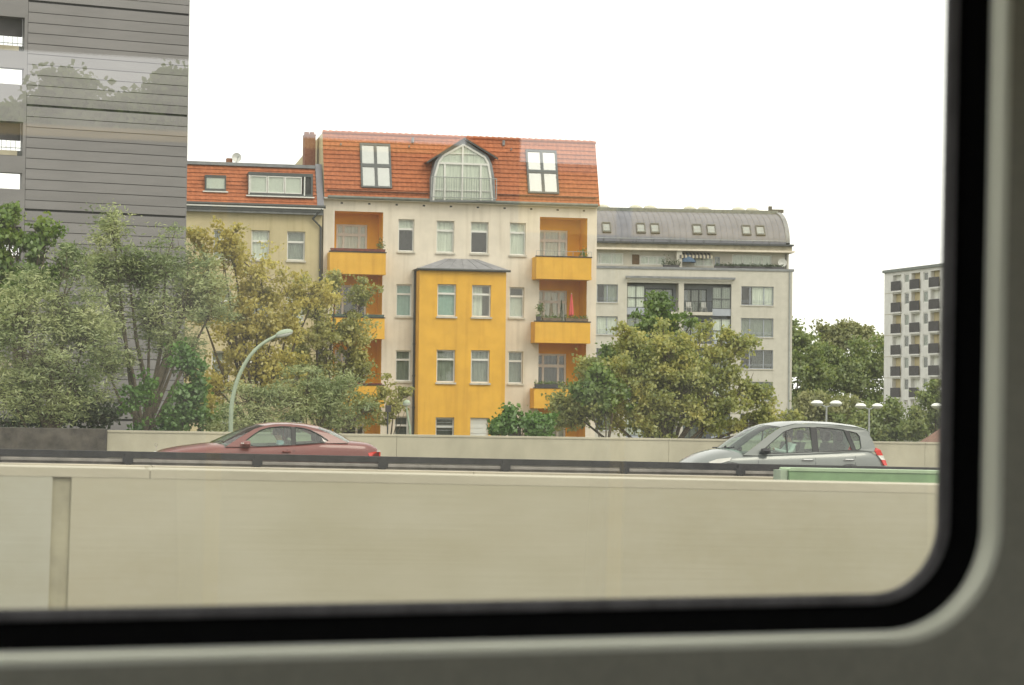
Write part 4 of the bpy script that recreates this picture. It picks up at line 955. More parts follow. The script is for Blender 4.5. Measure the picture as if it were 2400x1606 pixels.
b = MB(); b.box(-.15, L4, -.25, 14, zt4 + .002, zt4 + .35); b.build('roof_edge', M_['green_gutter'], h4)
for i, q in enumerate(hl):
    if q[2] < 3.5: continue
    if q[1] - q[0] > pitch4 * .3:
        b = MB(); b.box(q[0], q[1], .5, .55, q[2], q[3]); b.build('recess_wall', M_['beige'] if i % 3 else M_['net'], h4)
        b = MB(); b.box(q[0] - .12, q[1] + .12, -.22, -.14, q[2] - .02, q[2] + 1.18); o = b.build('balcony_panel', M_['charcoal'], h4)
        b = MB(); b.box(q[0] - .14, q[1] + .14, -.24, -.002, q[2] - .22, q[2] - .022); b.build('balcony_slab', M_['white_wall'], h4)
    else: window(h4, *q, y=.08, curtain=['net', 'grey_curtain', 'net', 'dim_curtain'][i % 4], border=.12, sill=False)
for k in range(12):
    z = 1.4 + zr - 8 * fh + k * fh
    if 0 < z < zt4: 
        b = MB(); b.box(.1, bay_s[0] - pitch4 * .3, -.012, -.001, z, z + .07); b.build('panel_joint', M_['slab'], h4)

# low brown roofed house
F5 = Frame((0, 120, 0), -4.5)
h5 = thing('brown_roofed_house', 'low house with a brown pitched roof just left of the window edge', 'house', F5.M)
g = [F5.px(2128, 1042, 6), F5.px(2215, 992, 6)]
b = MB(); s0 = g[0][0]; s1 = s0 + 9; zb_ = g[0][1] - .5; zt_ = zb_ + (g[1][1] - g[0][1]) / (g[1][0] - g[0][0]) * 4.5 + .5
b.prism([(s0 - .3, zb_), (s1 + .3, zb_), ((s0 + s1) / 2, zt_)], 0, 6); b.build('roof', M_['brown_roof'], h5)
b = MB(); b.box(s0 + .1, s1 - .1, .1, 5.8, 0, zb_ - .002); b.build('wall', M_['beige'], h5)

# ================================================================== TREES
def mesh_np(name, V, Q, m, parent=None, N=None):
    me = bpy.data.meshes.new(name); n = len(V); k = len(Q)
    me.vertices.add(n); me.vertices.foreach_set('co', V.astype(np.float32).ravel())
    me.loops.add(k * 4); me.loops.foreach_set('vertex_index', Q.astype(np.int32).ravel())
    me.polygons.add(k); me.polygons.foreach_set('loop_start', np.arange(0, 4 * k, 4, dtype=np.int32)); me.polygons.foreach_set('loop_total', np.full(k, 4, dtype=np.int32))
    me.materials.append(m); me.update(calc_edges=True)
    if N is not None:
        me.polygons.foreach_set('use_smooth', np.ones(k, dtype=bool)); me.normals_split_custom_set_from_vertices(N.astype(np.float32).tolist())
    o = bpy.data.objects.new(name, me); COL.objects.link(o); o.parent = parent
    return o
def leaves(C, size, aspect, rng, flat=.35, horiz=0.0, var=.35):
    n = len(C); a = rng.normal(size=(n, 3)); a[:, 2] *= (1 - horiz * .8); a[:, 2] -= .25
    a /= np.linalg.norm(a, axis=1)[:, None]; u = rng.normal(size=(n, 3)); u[:, 2] += flat
    b = np.cross(u, a); b /= np.linalg.norm(b, axis=1)[:, None] + 1e-9; nn = np.cross(a, b)
    s = size * (1 + var * rng.uniform(-1, 1, n))[:, None]; w = s * aspect
    V = np.empty((n, 4, 3)); V[:, 0] = C - a * s * .5; V[:, 1] = C + b * w * .5 + nn * w * .15 - a * s * .05; V[:, 2] = C + a * s * .5; V[:, 3] = C - b * w * .5 + nn * w * .15 - a * s * .05
    return V.reshape(-1, 3), np.arange(4 * n).reshape(n, 4)
def at(x, y, Y):
    d = ray(x, y); return EYE + d * (Y / d.y)
def tree(name, label, Y, blobs, base_x, lm, n=9000, leaf=.15, aspect=.6, clump=.38, per=42, seed=1, gap=.42, horiz=0.0, trunk=.16, group=None, cat='tree', shell_=.5, depth=1.0, root=None, mirror=False, flat=.35, gfreq=1.25):
    """crown from leaf clumps spread through ellipsoids given in photo pixels at depth Y; limbs reach the clumps"""
    rng = np.random.default_rng(seed); at_ = root or at; per = int(per * .55); clump *= .66; gap += .085; n = int(n * 1.2); leaf *= .82
    base = at_(base_x, 960, Y); base.z = 0 if not mirror else 2.0
    t = thing(name, label, cat, Matrix.Translation(base), group)
    E = []
    blobs = list(blobs); nb = len(blobs); par_ = list(range(nb))
    for bi_, (cx, cy_, rx, ry) in enumerate(list(blobs)):
        for _ in range(3):
            a = rng.uniform(-.5, math.pi + .5); f = rng.uniform(.28, .42)
            blobs.append((cx + rx * .98 * math.cos(a), cy_ - ry * .98 * math.sin(a), rx * f, ry * f * 1.15)); par_.append(bi_)
    for (cx, cy_, rx, ry) in blobs:
        c = at_(cx, cy_, Y); ex = (at_(cx + rx * .88, cy_, Y) - c).length; ez = (at_(cx, cy_ - ry * .92, Y) - c).length
        E.append((c - base, ex, ez))
    wts = np.array([e[1] * e[2] for e in E]); wts = wts / wts.sum()
    ncl = n // per; CL = []; BI = []
    idx = rng.choice(len(E), ncl * 3, p=wts)
    off = Vector((seed * 7.3, seed * 3.1, 0))
    for i in idx:
        if len(CL) >= ncl: break
        c, ex, ez = E[i]; d = rng.normal(size=3); d /= np.linalg.norm(d); r_ = rng.uniform() ** shell_ * (1.0 if rng.uniform() > .14 else rng.uniform(1.0, 1.28))
        ey = (ex + ez) * .5 * depth
        p = Vector((c.x + d[0] * r_ * ex, c.y + d[1] * r_ * ey, c.z + d[2] * r_ * ez))
        if p.z < .25: continue
        if noise.noise((p + off) * gfreq) * .5 + .5 < gap * (.55 + .6 * min(r_, 1.05)): continue
        CL.append(p); BI.append(i)
    Cn = np.array([tuple(p) for p in CL]); k = len(Cn)
    cs = clump * rng.uniform(.55, 1.25, k)
    P = np.repeat(Cn, per, axis=0); S = np.repeat(cs, per)[:, None]
    jit = rng.normal(size=P.shape) * S * np.array([1.0 + .7 * horiz, 1.0, .62 - .2 * horiz]) * .62
    P = P + jit; P[:, 2] = np.maximum(P[:, 2], .05)
    V, Q = leaves(P, leaf, aspect, rng, horiz=horiz, flat=flat)
    # leaf shading follows the clump it belongs to, so tufts read as soft masses
    own = np.cross(V.reshape(-1, 4, 3)[:, 2] - V.reshape(-1, 4, 3)[:, 0], V.reshape(-1, 4, 3)[:, 1] - V.reshape(-1, 4, 3)[:, 3]); own /= np.linalg.norm(own, axis=1)[:, None] + 1e-9
    cc = Cn.mean(axis=0); outw = Cn - cc; outw /= np.linalg.norm(outw, axis=1)[:, None] + 1e-9
    tuft = jit / (np.linalg.norm(jit, axis=1)[:, None] + 1e-9)
    tgt = np.repeat(outw, per, axis=0) * .5 + tuft * .6 + np.array([0, 0, .45])
    sg = np.sign((own * tgt).sum(axis=1))[:, None]; sg[sg == 0] = 1
    NN = own * sg * .75 + tgt; NN /= np.linalg.norm(NN, axis=1)[:, None] + 1e-9
    flip = sg[:, 0] > 0; Q[flip] = Q[flip][:, ::-1]
    mesh_np('crown', V, Q, lm, t, np.repeat(NN, 4, axis=0))
    # trunk and limbs
    b = MB(); top = E[int(np.argmax(wts))][0]; mid = Vector((top.x * .5, top.y * .5, top.z * .62))
    b.tube([(0, 0, -.1), (0, 0, .4), (mid.x * .4, mid.y * .4, mid.z * .5), mid, top], [trunk * 1.35, trunk, trunk * .8, trunk * .6, trunk * .22], 8)
    b.build('trunk', M_['bark'], t, smooth=60)
    b = MB(); lim = []
    for i, (c, ex, ez) in enumerate(E):
        if i < nb: s = mid * rng.uniform(.5, .95) + Vector((0, 0, .1)); r0_, r1_, r2_ = trunk * .42, trunk * .28, trunk * .1
        else: s = E[par_[i]][0]; r0_, r1_, r2_ = trunk * .1, trunk * .07, trunk * .03
        q = (s + c) * .5 + Vector((rng.normal() * .1 * ex, rng.normal() * .1 * ex, -.18 * ez)); b.tube([s, q, c], [r0_, r1_, r2_], 5)
    for p, i in list(zip(CL, BI))[::3]:
        c = E[i][0]; s = c * .88 + mid * .12 + Vector((rng.normal(), rng.normal(), rng.normal())) * E[i][1] * .15; q = (s + p) * .5 + Vector((rng.normal() * .12, rng.normal() * .12, rng.normal() * .1)); b.tube([s, q, p], [.016, .010, .004], 3, caps=False)
    b.build('branches', M_['bark'], t)
    return t
L_silver = leafmat('willow_leaf', [(0.1, 0.152, 0.05), (0.237, 0.305, 0.116), (0.45, 0.5, 0.22), (0.65, 0.671, 0.352)], 0.42)
L_yel = leafmat('yellowing_leaf', [(0.25, 0.24, 0.05), (0.475, 0.42, 0.088), (0.7, 0.6, 0.143), (0.72, 0.696, 0.198)], 0.5)
L_olive = leafmat('olive_leaf', [(0.143, 0.173, 0.037), (0.299, 0.314, 0.069), (0.494, 0.474, 0.121), (0.676, 0.589, 0.172)], 0.5)
L_brown = leafmat('turning_leaf', [(0.13, 0.189, 0.032), (0.273, 0.319, 0.063), (0.468, 0.468, 0.115), (0.689, 0.598, 0.161)], 0.5)
L_green = leafmat('green_leaf', [(0.065, 0.121, 0.017), (0.123, 0.216, 0.03), (0.217, 0.324, 0.048), (0.362, 0.419, 0.072)], 0.5)
L_bright = leafmat('bright_leaf', [(0.063, 0.156, 0.018), (0.112, 0.247, 0.03), (0.196, 0.351, 0.048)], 0.5)
L_dark = leafmat('dark_leaf', [(0.03, 0.055, 0.02), (0.055, 0.09, 0.028), (0.10, 0.14, 0.042)], .35)
L_far = leafmat('far_leaf', [(0.098, 0.154, 0.027), (0.165, 0.231, 0.045), (0.255, 0.315, 0.069), (0.375, 0.392, 0.1)], 0.48)
L_farp = leafmat('far_pale_leaf', [(0.149, 0.182, 0.046), (0.27, 0.286, 0.086), (0.419, 0.403, 0.149)], 0.48)

# left group
tree('willow_tree', 'silvery willow with a rounded crown at the left edge in front of the grey tower', 61, [(40, 740, 120, 130), (150, 700, 90, 100), (110, 850, 150, 120), (20, 920, 120, 90), (200, 790, 60, 90), (160, 940, 90, 70)], 130, L_silver, 22000, .17, .26, .42, seed=3, gap=.36, horiz=.6, trunk=.2)
tree('willow_tree', 'tall silvery willow with a pointed top, right of the rounded willow', 62.5, [(265, 545, 38, 55), (300, 620, 75, 70), (390, 610, 80, 75), (270, 700, 60, 90), (440, 700, 85, 100), (350, 740, 90, 80), (500, 720, 50, 60), (250, 860, 50, 90), (430, 800, 50, 60)], 290, L_silver, 21000, .17, .26, .40, seed=4, gap=.40, horiz=.6, trunk=.2)
tree('maple_tree', 'green and yellow leafy tree top rising above the willow at the far left', 66, [(40, 560, 80, 50), (90, 600, 70, 45), (20, 520, 45, 35), (165, 590, 25, 16), (60, 660, 80, 60), (110, 545, 30, 25), (20, 700, 60, 60)], 40, L_green, 7000, .18, .75, .36, seed=5, gap=.42, trunk=.18)
tree('yellow_tree', 'yellowing plane tree in front of the beige house', 80, [(520, 590, 75, 60), (600, 640, 90, 80), (560, 740, 120, 90), (690, 720, 70, 80), (460, 700, 60, 90), (620, 860, 130, 100), (500, 900, 90, 90), (740, 690, 45, 45), (465, 555, 30, 28), (540, 550, 30, 20)], 590, L_yel, 18000, .16, .8, .38, seed=6, gap=.40, trunk=.2)
tree('plane_tree', 'olive leafed tree reaching across the left balconies of the yellow house', 84, [(740, 700, 50, 50), (760, 790, 80, 90), (850, 690, 45, 32), (830, 780, 55, 65), (850, 860, 50, 60), (760, 910, 90, 90), (860, 950, 55, 60), (700, 820, 50, 90), (700, 930, 70, 70), (790, 650, 22, 18)], 760, L_olive, 16000, .15, .8, .36, seed=7, gap=.42, trunk=.18)
tree('sapling', 'thin sparse sapling growing right of the left balconies', 82, [(925, 945, 28, 30), (945, 920, 20, 18), (905, 975, 22, 30), (950, 960, 12, 10)], 907, L_olive, 700, .15, .8, .24, per=20, seed=8, gap=.3, trunk=.06)
tree('silver_shrub', 'grey green silvery shrub behind the roof of the red car', 58.5, [(600, 960, 60, 55), (680, 930, 60, 60), (770, 940, 70, 60), (830, 980, 50, 40), (560, 1000, 50, 30), (720, 900, 40, 35), (640, 1010, 90, 40), (800, 910, 25, 25)], 700, L_silver, 12000, .15, .24, .32, seed=9, gap=.36, horiz=.5, trunk=.08, cat='shrub')
tree('bush', 'bright green leafy bush at the foot of the tall willow', 60.5, [(340, 930, 40, 60), (330, 990, 35, 40), (440, 860, 35, 40), (430, 920, 40, 50), (400, 990, 50, 35), (480, 980, 60, 40)], 380, L_bright, 5000, .15, .7, .3, seed=10, gap=.42, trunk=.06, cat='bush')
tree('bush', 'dark leafy bush under the rounded willow', 63, [(60, 960, 70, 60), (150, 960, 70, 70), (230, 970, 50, 50), (20, 990, 60, 40)], 120, L_dark, 6000, .15, .6, .32, seed=11, gap=.38, trunk=.08, cat='bush')
tree('young_maple', 'small bright green maple in front of the white garage door', 72, [(1195, 980, 26, 22), (1245, 990, 38, 22), (1162, 1006, 28, 16), (1268, 982, 28, 14), (1215, 1012, 55, 20), (1198, 960, 12, 14)], 1220, L_bright, 4200, .17, .85, .26, per=30, seed=12, gap=.3, trunk=.06)
tree('plane_tree', 'broad browning plane tree in front of the grey apartment building', 74, [(1480, 870, 100, 80), (1600, 890, 95, 90), (1560, 810, 80, 55), (1400, 950, 95, 75), (1550, 960, 140, 80), (1690, 950, 100, 70), (1480, 800, 40, 45), (1728, 805, 30, 38), (1700, 870, 35, 40), (1340, 965, 60, 55), (1790, 985, 65, 42), (1840, 995, 40, 28), (1645, 785, 25, 25), (1755, 900, 28, 30)], 1570, L_brown, 30000, .155, .82, .38, seed=13, gap=.40, trunk=.22)
tree('ash_tree', 'upright green leafed tree rising out of the browning plane tree', 77, [(1545, 715, 25, 30), (1525, 760, 40, 45), (1580, 770, 45, 30), (1500, 820, 60, 50), (1450, 850, 50, 50), (1600, 830, 40, 50), (1415, 880, 30, 40), (1560, 700, 10, 14), (1470, 790, 20, 20)], 1530, L_green, 7500, .17, .7, .33, seed=14, gap=.40, trunk=.12)
tree('bush', 'green bush with large leaves left of the browning plane tree', 73, [(1410, 905, 38, 40), (1375, 925, 26, 26), (1440, 940, 40, 40)], 1410, L_green, 2600, .19, .8, .3, seed=15, gap=.36, trunk=.08, cat='bush')
# right background
far = 'trees between the grey apartment building and the white tower'
tree('broadleaf_tree', 'deep green round headed tree beside the grey apartment building', 296, [(1875, 800, 50, 48), (1850, 860, 60, 70), (1905, 870, 50, 60), (1860, 940, 60, 70)], 1872, L_far, 9000, .66, .75, 1.3, seed=21, gap=.36, trunk=.35, group=far, gfreq=.3)
tree('broadleaf_tree', 'pale yellow green tree with a thin top in the middle of the far trees', 318, [(1975, 795, 45, 34), (2012, 800, 40, 38), (1945, 805, 30, 30), (1990, 850, 70, 45), (1932, 775, 14, 24), (2050, 815, 40, 40)], 1985, L_farp, 9000, .62, .7, 1.2, seed=22, gap=.40, trunk=.35, group=far, gfreq=.3)
tree('broadleaf_tree', 'large mid green tree whose crown reaches behind the white tower', 304, [(1990, 875, 80, 60), (2050, 850, 55, 60), (1930, 890, 60, 55), (1960, 950, 100, 60), (2060, 930, 60, 60), (1915, 850, 40, 40)], 2000, L_far, 15000, .62, .75, 1.3, seed=23, gap=.33, trunk=.4, group=far, gfreq=.3)
tree('broadleaf_tree', 'low rounded tree behind the left twin headed lamp', 130, [(1900, 985, 55, 45), (1960, 970, 70, 55), (1930, 1005, 80, 40), (1870, 1000, 30, 40)], 1930, L_farp, 8000, .27, .75, .6, seed=24, gap=.34, trunk=.15, group=far, gfreq=.6)
tree('broadleaf_tree', 'rounded green tree below the white tower block', 128, [(2035, 985, 50, 42), (2090, 1000, 55, 32), (2060, 1020, 90, 32), (2000, 1005, 55, 36), (2092, 965, 18, 22)], 2060, L_far, 9000, .27, .75, .6, seed=25, gap=.34, trunk=.15, group=far, gfreq=.6)
tree('broadleaf_tree', 'green tree half hidden by the right window edge', 125, [(2190, 940, 30, 40), (2200, 990, 40, 50), (2160, 1000, 40, 35)], 2190, L_far, 5000, .27, .75, .55, seed=26, gap=.34, trunk=.15, group=far, gfreq=.6)
L_mirror = leafmat('pale_lineside_leaf', [(0.22, 0.32, 0.07), (0.38, 0.50, 0.13), (0.56, 0.68, 0.24)], 0.55)
# trees across the tracks, seen mirrored in the pane
def rat(x, y, Y): return refl(x, y, Y)
for i, (bl, lab) in enumerate((([(175, 240, 62, 62), (115, 290, 55, 42), (235, 285, 48, 42), (170, 330, 100, 60)], 'broad tree across the tracks, mirrored in the middle of the left reflection'), ([(325, 262, 45, 42), (300, 310, 50, 50), (360, 300, 40, 40)], 'low tree across the tracks right of the broad mirrored one'), ([(30, 300, 50, 38), (20, 350, 70, 50)], 'sparse tree across the tracks at the left end of the reflection'), ([(424, 250, 20, 60), (430, 310, 28, 60)], 'tall tree across the tracks at the right end of the reflection'))):
    tree('lineside_tree', lab, -26, bl, bl[0][0], L_mirror, 7000, .13, .75, .36, seed=40 + i, gap=.34, trunk=.13, group='trees on the other side of the railway', root=rat, mirror=True)
pw = refl(1310, 386, -22); b = MB(); x_a, x_b = refl(1235, 386, -22).x, refl(2350, 386, -22).x
sb = thing('station_building', 'ochre rendered building across the tracks, mirrored in the right part of the window', 'building', Matrix.Identity(4))
b.box(min(x_a, x_b) - 3, max(x_a, x_b) + 12, -28, -22, 0, pw.z - .1); b.build('wall', M_['ochre'], sb)
b = MB(); b.box(min(x_a, x_b) - 3.2, max(x_a, x_b) + 12.2, -28.2, -21.7, pw.z - .098, pw.z); b.build('roof', M_['lead'], sb)

# ================================================================== STREET LAMPS
def lamp_arc(px_pts, head, Y, name, label, m, r0=.07):
    P = [at(x, y, Y) for x, y in px_pts]; base = Vector((P[0].x, P[0].y, 0)); t = thing(name, label, 'street lamp', Matrix.Translation(base))
    Q = [Vector((0, 0, 0))] + [p - base for p in P]
    # smooth the run
    for _ in range(2):
        Q = [Q[0]] + [q for a, c in zip(Q, Q[1:]) for q in (a * .75 + c * .25, a * .25 + c * .75)] + [Q[-1]]
    n = len(Q); b = MB(); b.tube(Q, [r0 * (1 - .45 * i / n) for i in range(n)], 8); b.build('mast', M_[m], t, smooth=60)
    h0, h1 = at(*head[0], Y) - base, at(*head[1], Y) - base; c = (h0 + h1) / 2; l = (h1 - h0).length / 2; dx = (h1 - h0).normalized()
    for nm, mm, up, hgt in (('lamp_head', m, 1, .12), ('lamp_glass', 'lamp_glass', -1, .09)):
        b = MB(); vs = []; K = 14
        for i in range(7):
            a = i / 6 * math.pi / 2; rr = math.cos(a)
            for j in range(K):
                th = 2 * math.pi * j / K; vs.append(c + dx * (l * rr * math.cos(th)) + Vector((0, 1, 0)) * (.15 * rr * math.sin(th)) + Vector((0, 0, up * (.004 + hgt * math.sin(a)))))
        b.add(vs, [(i * K + j, i * K + (j + 1) % K, (i + 1) * K + (j + 1) % K, (i + 1) * K + j) for i in range(6) for j in range(K)]); b.build(nm, M_[mm], t, smooth=60)
    return t
lamp_arc([(541, 985), (543, 940), (556, 888), (580, 840), (612, 806), (652, 785)], ((645, 787), (687, 778)), 57.5, 'street_lamp', 'curved green street lamp arching in front of the yellowing tree', 'lamp_green')
lamp_arc([(962, 1010), (957, 985), (954, 965), (952, 952)], ((944, 947), (962, 945)), 70, 'street_lamp', 'pale slim street lamp before the cream wall left of the yellow bay', 'lamp_green', .05)
for k, (x, y, wd, lab) in enumerate(((1937, 949, 26, 'left twin headed white street lamp above the roof of the grey van'), (2037, 955, 23, 'twin headed white street lamp above the rear of the grey van'), (2216, 955, 24, 'twin headed lamp half hidden by the right window edge'), (1858, 953, 20, 'twin headed lamp in the gap beside the grey apartment building'))):
    Y = (98, 106, 104, 236)[k]
    p = at(x, y, Y); base = Vector((p.x, p.y, 0)); t = thing('twin_lamp', lab, 'street lamp', Matrix.Translation(base), 'twin headed lamps by the far trees')
    ww = (at(x + wd, y, Y) - p).length; h = p.z
    b = MB(); b.tube([(0, 0, 0), (0, 0, 1.2), (0, 0, h - .05)], [.085, .07, .05], 8); b.build('pole', M_['galv'], t)
    for sg in (-1, 1):
        b = MB(); b.tube([(0, 0, h - .12), (sg * ww * .45, 0, h - .02), (sg * ww * .8, 0, h + .03)], .035, 6); b.build('arm', M_['galv'], t)
        b = MB(); r_ = ww * .52
        b.lathe([(.001, .15), (r_ * .4, .14), (r_ * .75, .09), (r_, .0), (r_ * .8, -.09), (r_ * .4, -.16), (.001, -.18)], (sg * ww * .85, 0, h + .08), 16); b.build('globe', M_['lamp_glass'], t, smooth=60)
# dark lantern box on a pole beside the sapling
p = at(909, 958, 79); base = Vector((p.x, p.y, 0)); t = thing('street_sign', 'small dark box sign on a thin pole beside the sapling', 'sign', Matrix.Translation(base))
b = MB(); b.tube([(0, 0, 0), (0, 0, p.z + .1)], .03, 6); b.build('pole', M_['dark_metal'], t)
b = MB(); b.box(-.11, .11, -.07, -.035, p.z - .13, p.z + .13); b.build('plate', M_['charcoal'], t)

# ================================================================== THINGS ON THE BALCONIES
def planter(q, a, c, m, label, h=.17, plants=None, seed=0):
    s0, s1, z0, z1, n = q; x0, x1 = s0 + (s1 - s0) * a, s0 + (s1 - s0) * c
    t = thing('planter_box', label, 'planter', F2.M @ Matrix.Translation(Vector(((x0 + x1) / 2, n, z1 + .06))), 'planter boxes along the balcony copings')
    w = (x1 - x0) / 2; b = MB(); b.prism([(-w + .02, 0), (w - .02, 0), (w, h), (-w, h)], -.04, .16); b.build('box', M_[m], t)
    if plants:
        rng = np.random.default_rng(seed); C = np.column_stack([rng.uniform(-w, w, plants), rng.uniform(-.05, .17, plants), h + np.abs(rng.normal(0, .09, plants))])
        V, Q = leaves(C, .08, .7, rng); mesh_np('foliage', V, Q, L_green if seed % 2 else L_olive, t)
    return t
planter(BL[0], .01, .99, 'red_box', 'red brown trough along the coping of the top left balcony', .13)
planter(BL[1], .01, .99, 'green_box', 'dark green trough along the coping of the middle left balcony', .12)
planter(BL[2], .05, .97, 'red_box', 'dark red trough on the coping of the lowest left balcony', .06)
planter(BR[1], .02, .10, 'charcoal', 'black flower pot box at the left end of the middle right balcony', .2, 60, 1)
planter(BR[1], .13, .46, 'brown_box', 'wooden flower box left of the centre of the middle right balcony', .14, 120, 3)
planter(BR[1], .54, .96, 'brown_box', 'wooden flower box right of the centre of the middle right balcony', .14, 160, 5)
planter(BR[2], .01, .52, 'charcoal', 'dark flower box with plants on the lowest right balcony', .16, 200, 7)
# rail on the top right balcony
s0, s1, z0, z1, n = BR[0]
b = MB(); b.tube([(s0, n + .05, z1 + .30), (s1, n + .05, z1 + .30)], .014, 4)
for k in range(7): x = s0 + (s1 - s0) * k / 6; b.tube([(x, n + .05, z1 + .05), (x, n + .05, z1 + .30)], .012, 4)
b.build('balcony_rail', M_['galv'], h2)
s0, s1, z0, z1, n = BR[1]
cx, ctz = F2.px(*Z4(2128, 815), -.45); czb = F2.px(*Z4(2130, 1000), -.45)[1]
t = thing('parasol', 'closed red parasol standing on the middle right balcony', 'parasol', F2.M @ Matrix.Translation(Vector((cx, -.45, z0))))
b = MB(); zz = czb - z0; hh = ctz - czb
K = 12; prof = [(.02, hh), (.035, hh * .93), (.07, hh * .6), (.115, hh * .2), (.12, hh * .08), (.05, 0)]
vs = []
for r_, h in prof:
    for j in range(K): a = 2 * math.pi * j / K; r2 = r_ * (1.15 if j % 2 else .8); vs.append((r2 * math.cos(a), r2 * math.sin(a), zz + h))
b.add(vs, [(i * K + j, i * K + (j + 1) % K, (i + 1) * K + (j + 1) % K, (i + 1) * K + j) for i in range(len(prof) - 1) for j in range(K)]); b.build('canopy', M_['parasol_red'], t)
b = MB(); b.tube([(0, 0, .05), (0, 0, zz + hh + .05)], .018, 6); b.build('pole', M_['white_frame'], t)
b = MB(); b.lathe([(.001, .1), (.06, .1), (.2, .05), (.22, 0), (.001, 0)], (0, 0, .02), 12); b.build('base', M_['slab'], t)
cx, ctz = F2.px(*Z4(2045, 865), -.4)
t = thing('topiary', 'dark conical evergreen in a pot beside the red parasol', 'plant', F2.M @ Matrix.Translation(Vector((cx, -.4, z0))))
rng = np.random.default_rng(77); hh = ctz - z0 - .4; u = rng.uniform(0, 1, 900); a = rng.uniform(0, 6.28, 900); rr = .17 * (1 - u) * rng.uniform(.5, 1, 900) + .01
V, Q = leaves(np.column_stack([rr * np.cos(a), rr * np.sin(a), .4 + u * hh]), .06, .4, rng); mesh_np('crown', V, Q, L_dark, t)
b = MB(); b.lathe([(.001, 0), (.13, 0), (.17, .36), (.19, .40), (.001, .38)], (0, 0, .04), 14); b.build('pot', M_['terracotta'], t)
# potted shrub on the top balconies
for (X, Y, q, lab) in ((540, 410, BL[0], 'small leafy pot plant at the right end of the top left balcony'), (2230, 480, BR[0], 'small leafy pot plant at the right end of the top right balcony'), (1868, 930, BR[1], 'leafy pot plant at the left end of the middle right balcony')):
    cx, cz = F2.px(*Z4(X, Y), -.5); t = thing('pot_plant', lab, 'plant', F2.M @ Matrix.Translation(Vector((cx, -.5, q[2] + .04))), 'pot plants on the balconies')
    zz = cz - q[2] - .04; rng = np.random.default_rng(int(X)); C = rng.normal(size=(160, 3)) * np.array([.11, .11, .13]) + np.array([0, 0, zz]); V, Q = leaves(C, .09, .6, rng); mesh_np('crown', V, Q, L_green, t)
    b = MB(); b.lathe([(.001, 0), (.10, 0), (.14, .28), (.001, .26)], (0, 0, 0), 12); b.tube([(0, 0, .2), (0, 0, zz)], .014, 5); b.build('pot', M_['terracotta'], t)
# roof terrace of the grey building
cx, cz = F3.px(*Z6(1090, 735), .9)
t = thing('parasol', 'open blue parasol on the roof terrace of the grey apartment building', 'parasol', F3.M @ Matrix.Translation(Vector((cx, 1.0, zP - .12))))
b = MB(); hz = cz - zP + .9; b.lathe([(.02, hz + .2), (.38, hz), (.68, hz - .4), (.78, hz - .7)], (0, 0, 0), 8, ax=1.1); b.build('canopy', M_['parasol_blue'], t); b = MB(); b.tube([(0, 0, 0), (0, 0, hz + .1)], .03, 6); b.build('pole', M_['galv'], t)
aw = rect(F3, Z6, 1000, 650, 1360, 682, .5)
t = thing('awning', 'striped grey awning over the roof terrace beside the blue parasol', 'awning', F3.M)
for k in range(18):
    x0 = aw[0] + (aw[1] - aw[0]) * k / 18; x1 = aw[0] + (aw[1] - aw[0]) * (k + 1) / 18
    b = MB(); b.add([(x0, .5, aw[2]), (x1, .5, aw[2]), (x1, .55, aw[3]), (x0, .55, aw[3]), (x0, yp - .02, aw[3] + .35), (x1, yp - .02, aw[3] + .35)], [(0, 1, 2, 3), (3, 2, 5, 4)]); b.build('stripe', M_['slab'] if k % 2 else M_['charcoal'], t)
for i, X in enumerate((905, 1490, 1640, 1770, 1900, 2040)):
    cx, cz = F3.px(*Z6(X, 775 if X > 1000 else 738), .25); z_ = zP + .12
    t = thing('planter_box', ['leafy planter left of the partition on the roof terrace', 'planter right of the awning on the roof terrace', 'planter below the left pane of the wide terrace window', 'planter below the middle of the wide terrace window', 'planter below the right pane of the wide terrace window', 'planter beside the large terrace dish'][i], 'planter', F3.M @ Matrix.Translation(Vector((cx, .2, z_))), 'planters on the roof terrace')
    b = MB(); b.box(-1.0 if X > 1000 else -.8, 1.0 if X > 1000 else .8, 0, .28, 0, .22); b.build('box', M_['charcoal'], t)
    rng = np.random.default_rng(i + 300); C = np.column_stack([rng.uniform(-.95, .95, 220), rng.uniform(0, .28, 220), .2 + np.abs(rng.normal(0, .13 if X > 1000 else .32, 220))]); V, Q = leaves(C, .14, .7, rng); mesh_np('foliage', V, Q, L_dark, t)
# white folding chairs and flower pot on the central loggia
for X, lab in ((1100, 'left white chair on the loggia of the grey apartment building'), (1265, 'right white chair on the loggia of the grey apartment building')):
    cx, cz = F3.px(*Z6(X, 1250), .9); t = thing('garden_chair', lab, 'chair', F3.M @ Matrix.Translation(Vector((cx, .9, czs - st3 + .35))), 'white chairs on the loggia')
    b = MB(); b.box(-.25, .25, -.25, .25, .42, .47); b.build('seat', M_['dish'], t); b = MB(); b.box(-.25, .25, .22, .27, .55, 1.0); b.build('backrest', M_['dish'], t)
    for sx in (-.23, .23):
        for sy in (-.23, .23): b = MB(); b.tube([(sx, sy, 0), (sx, sy, .42 if sy < 0 else .55)], .02, 5); b.build('leg', M_['dish'], t)

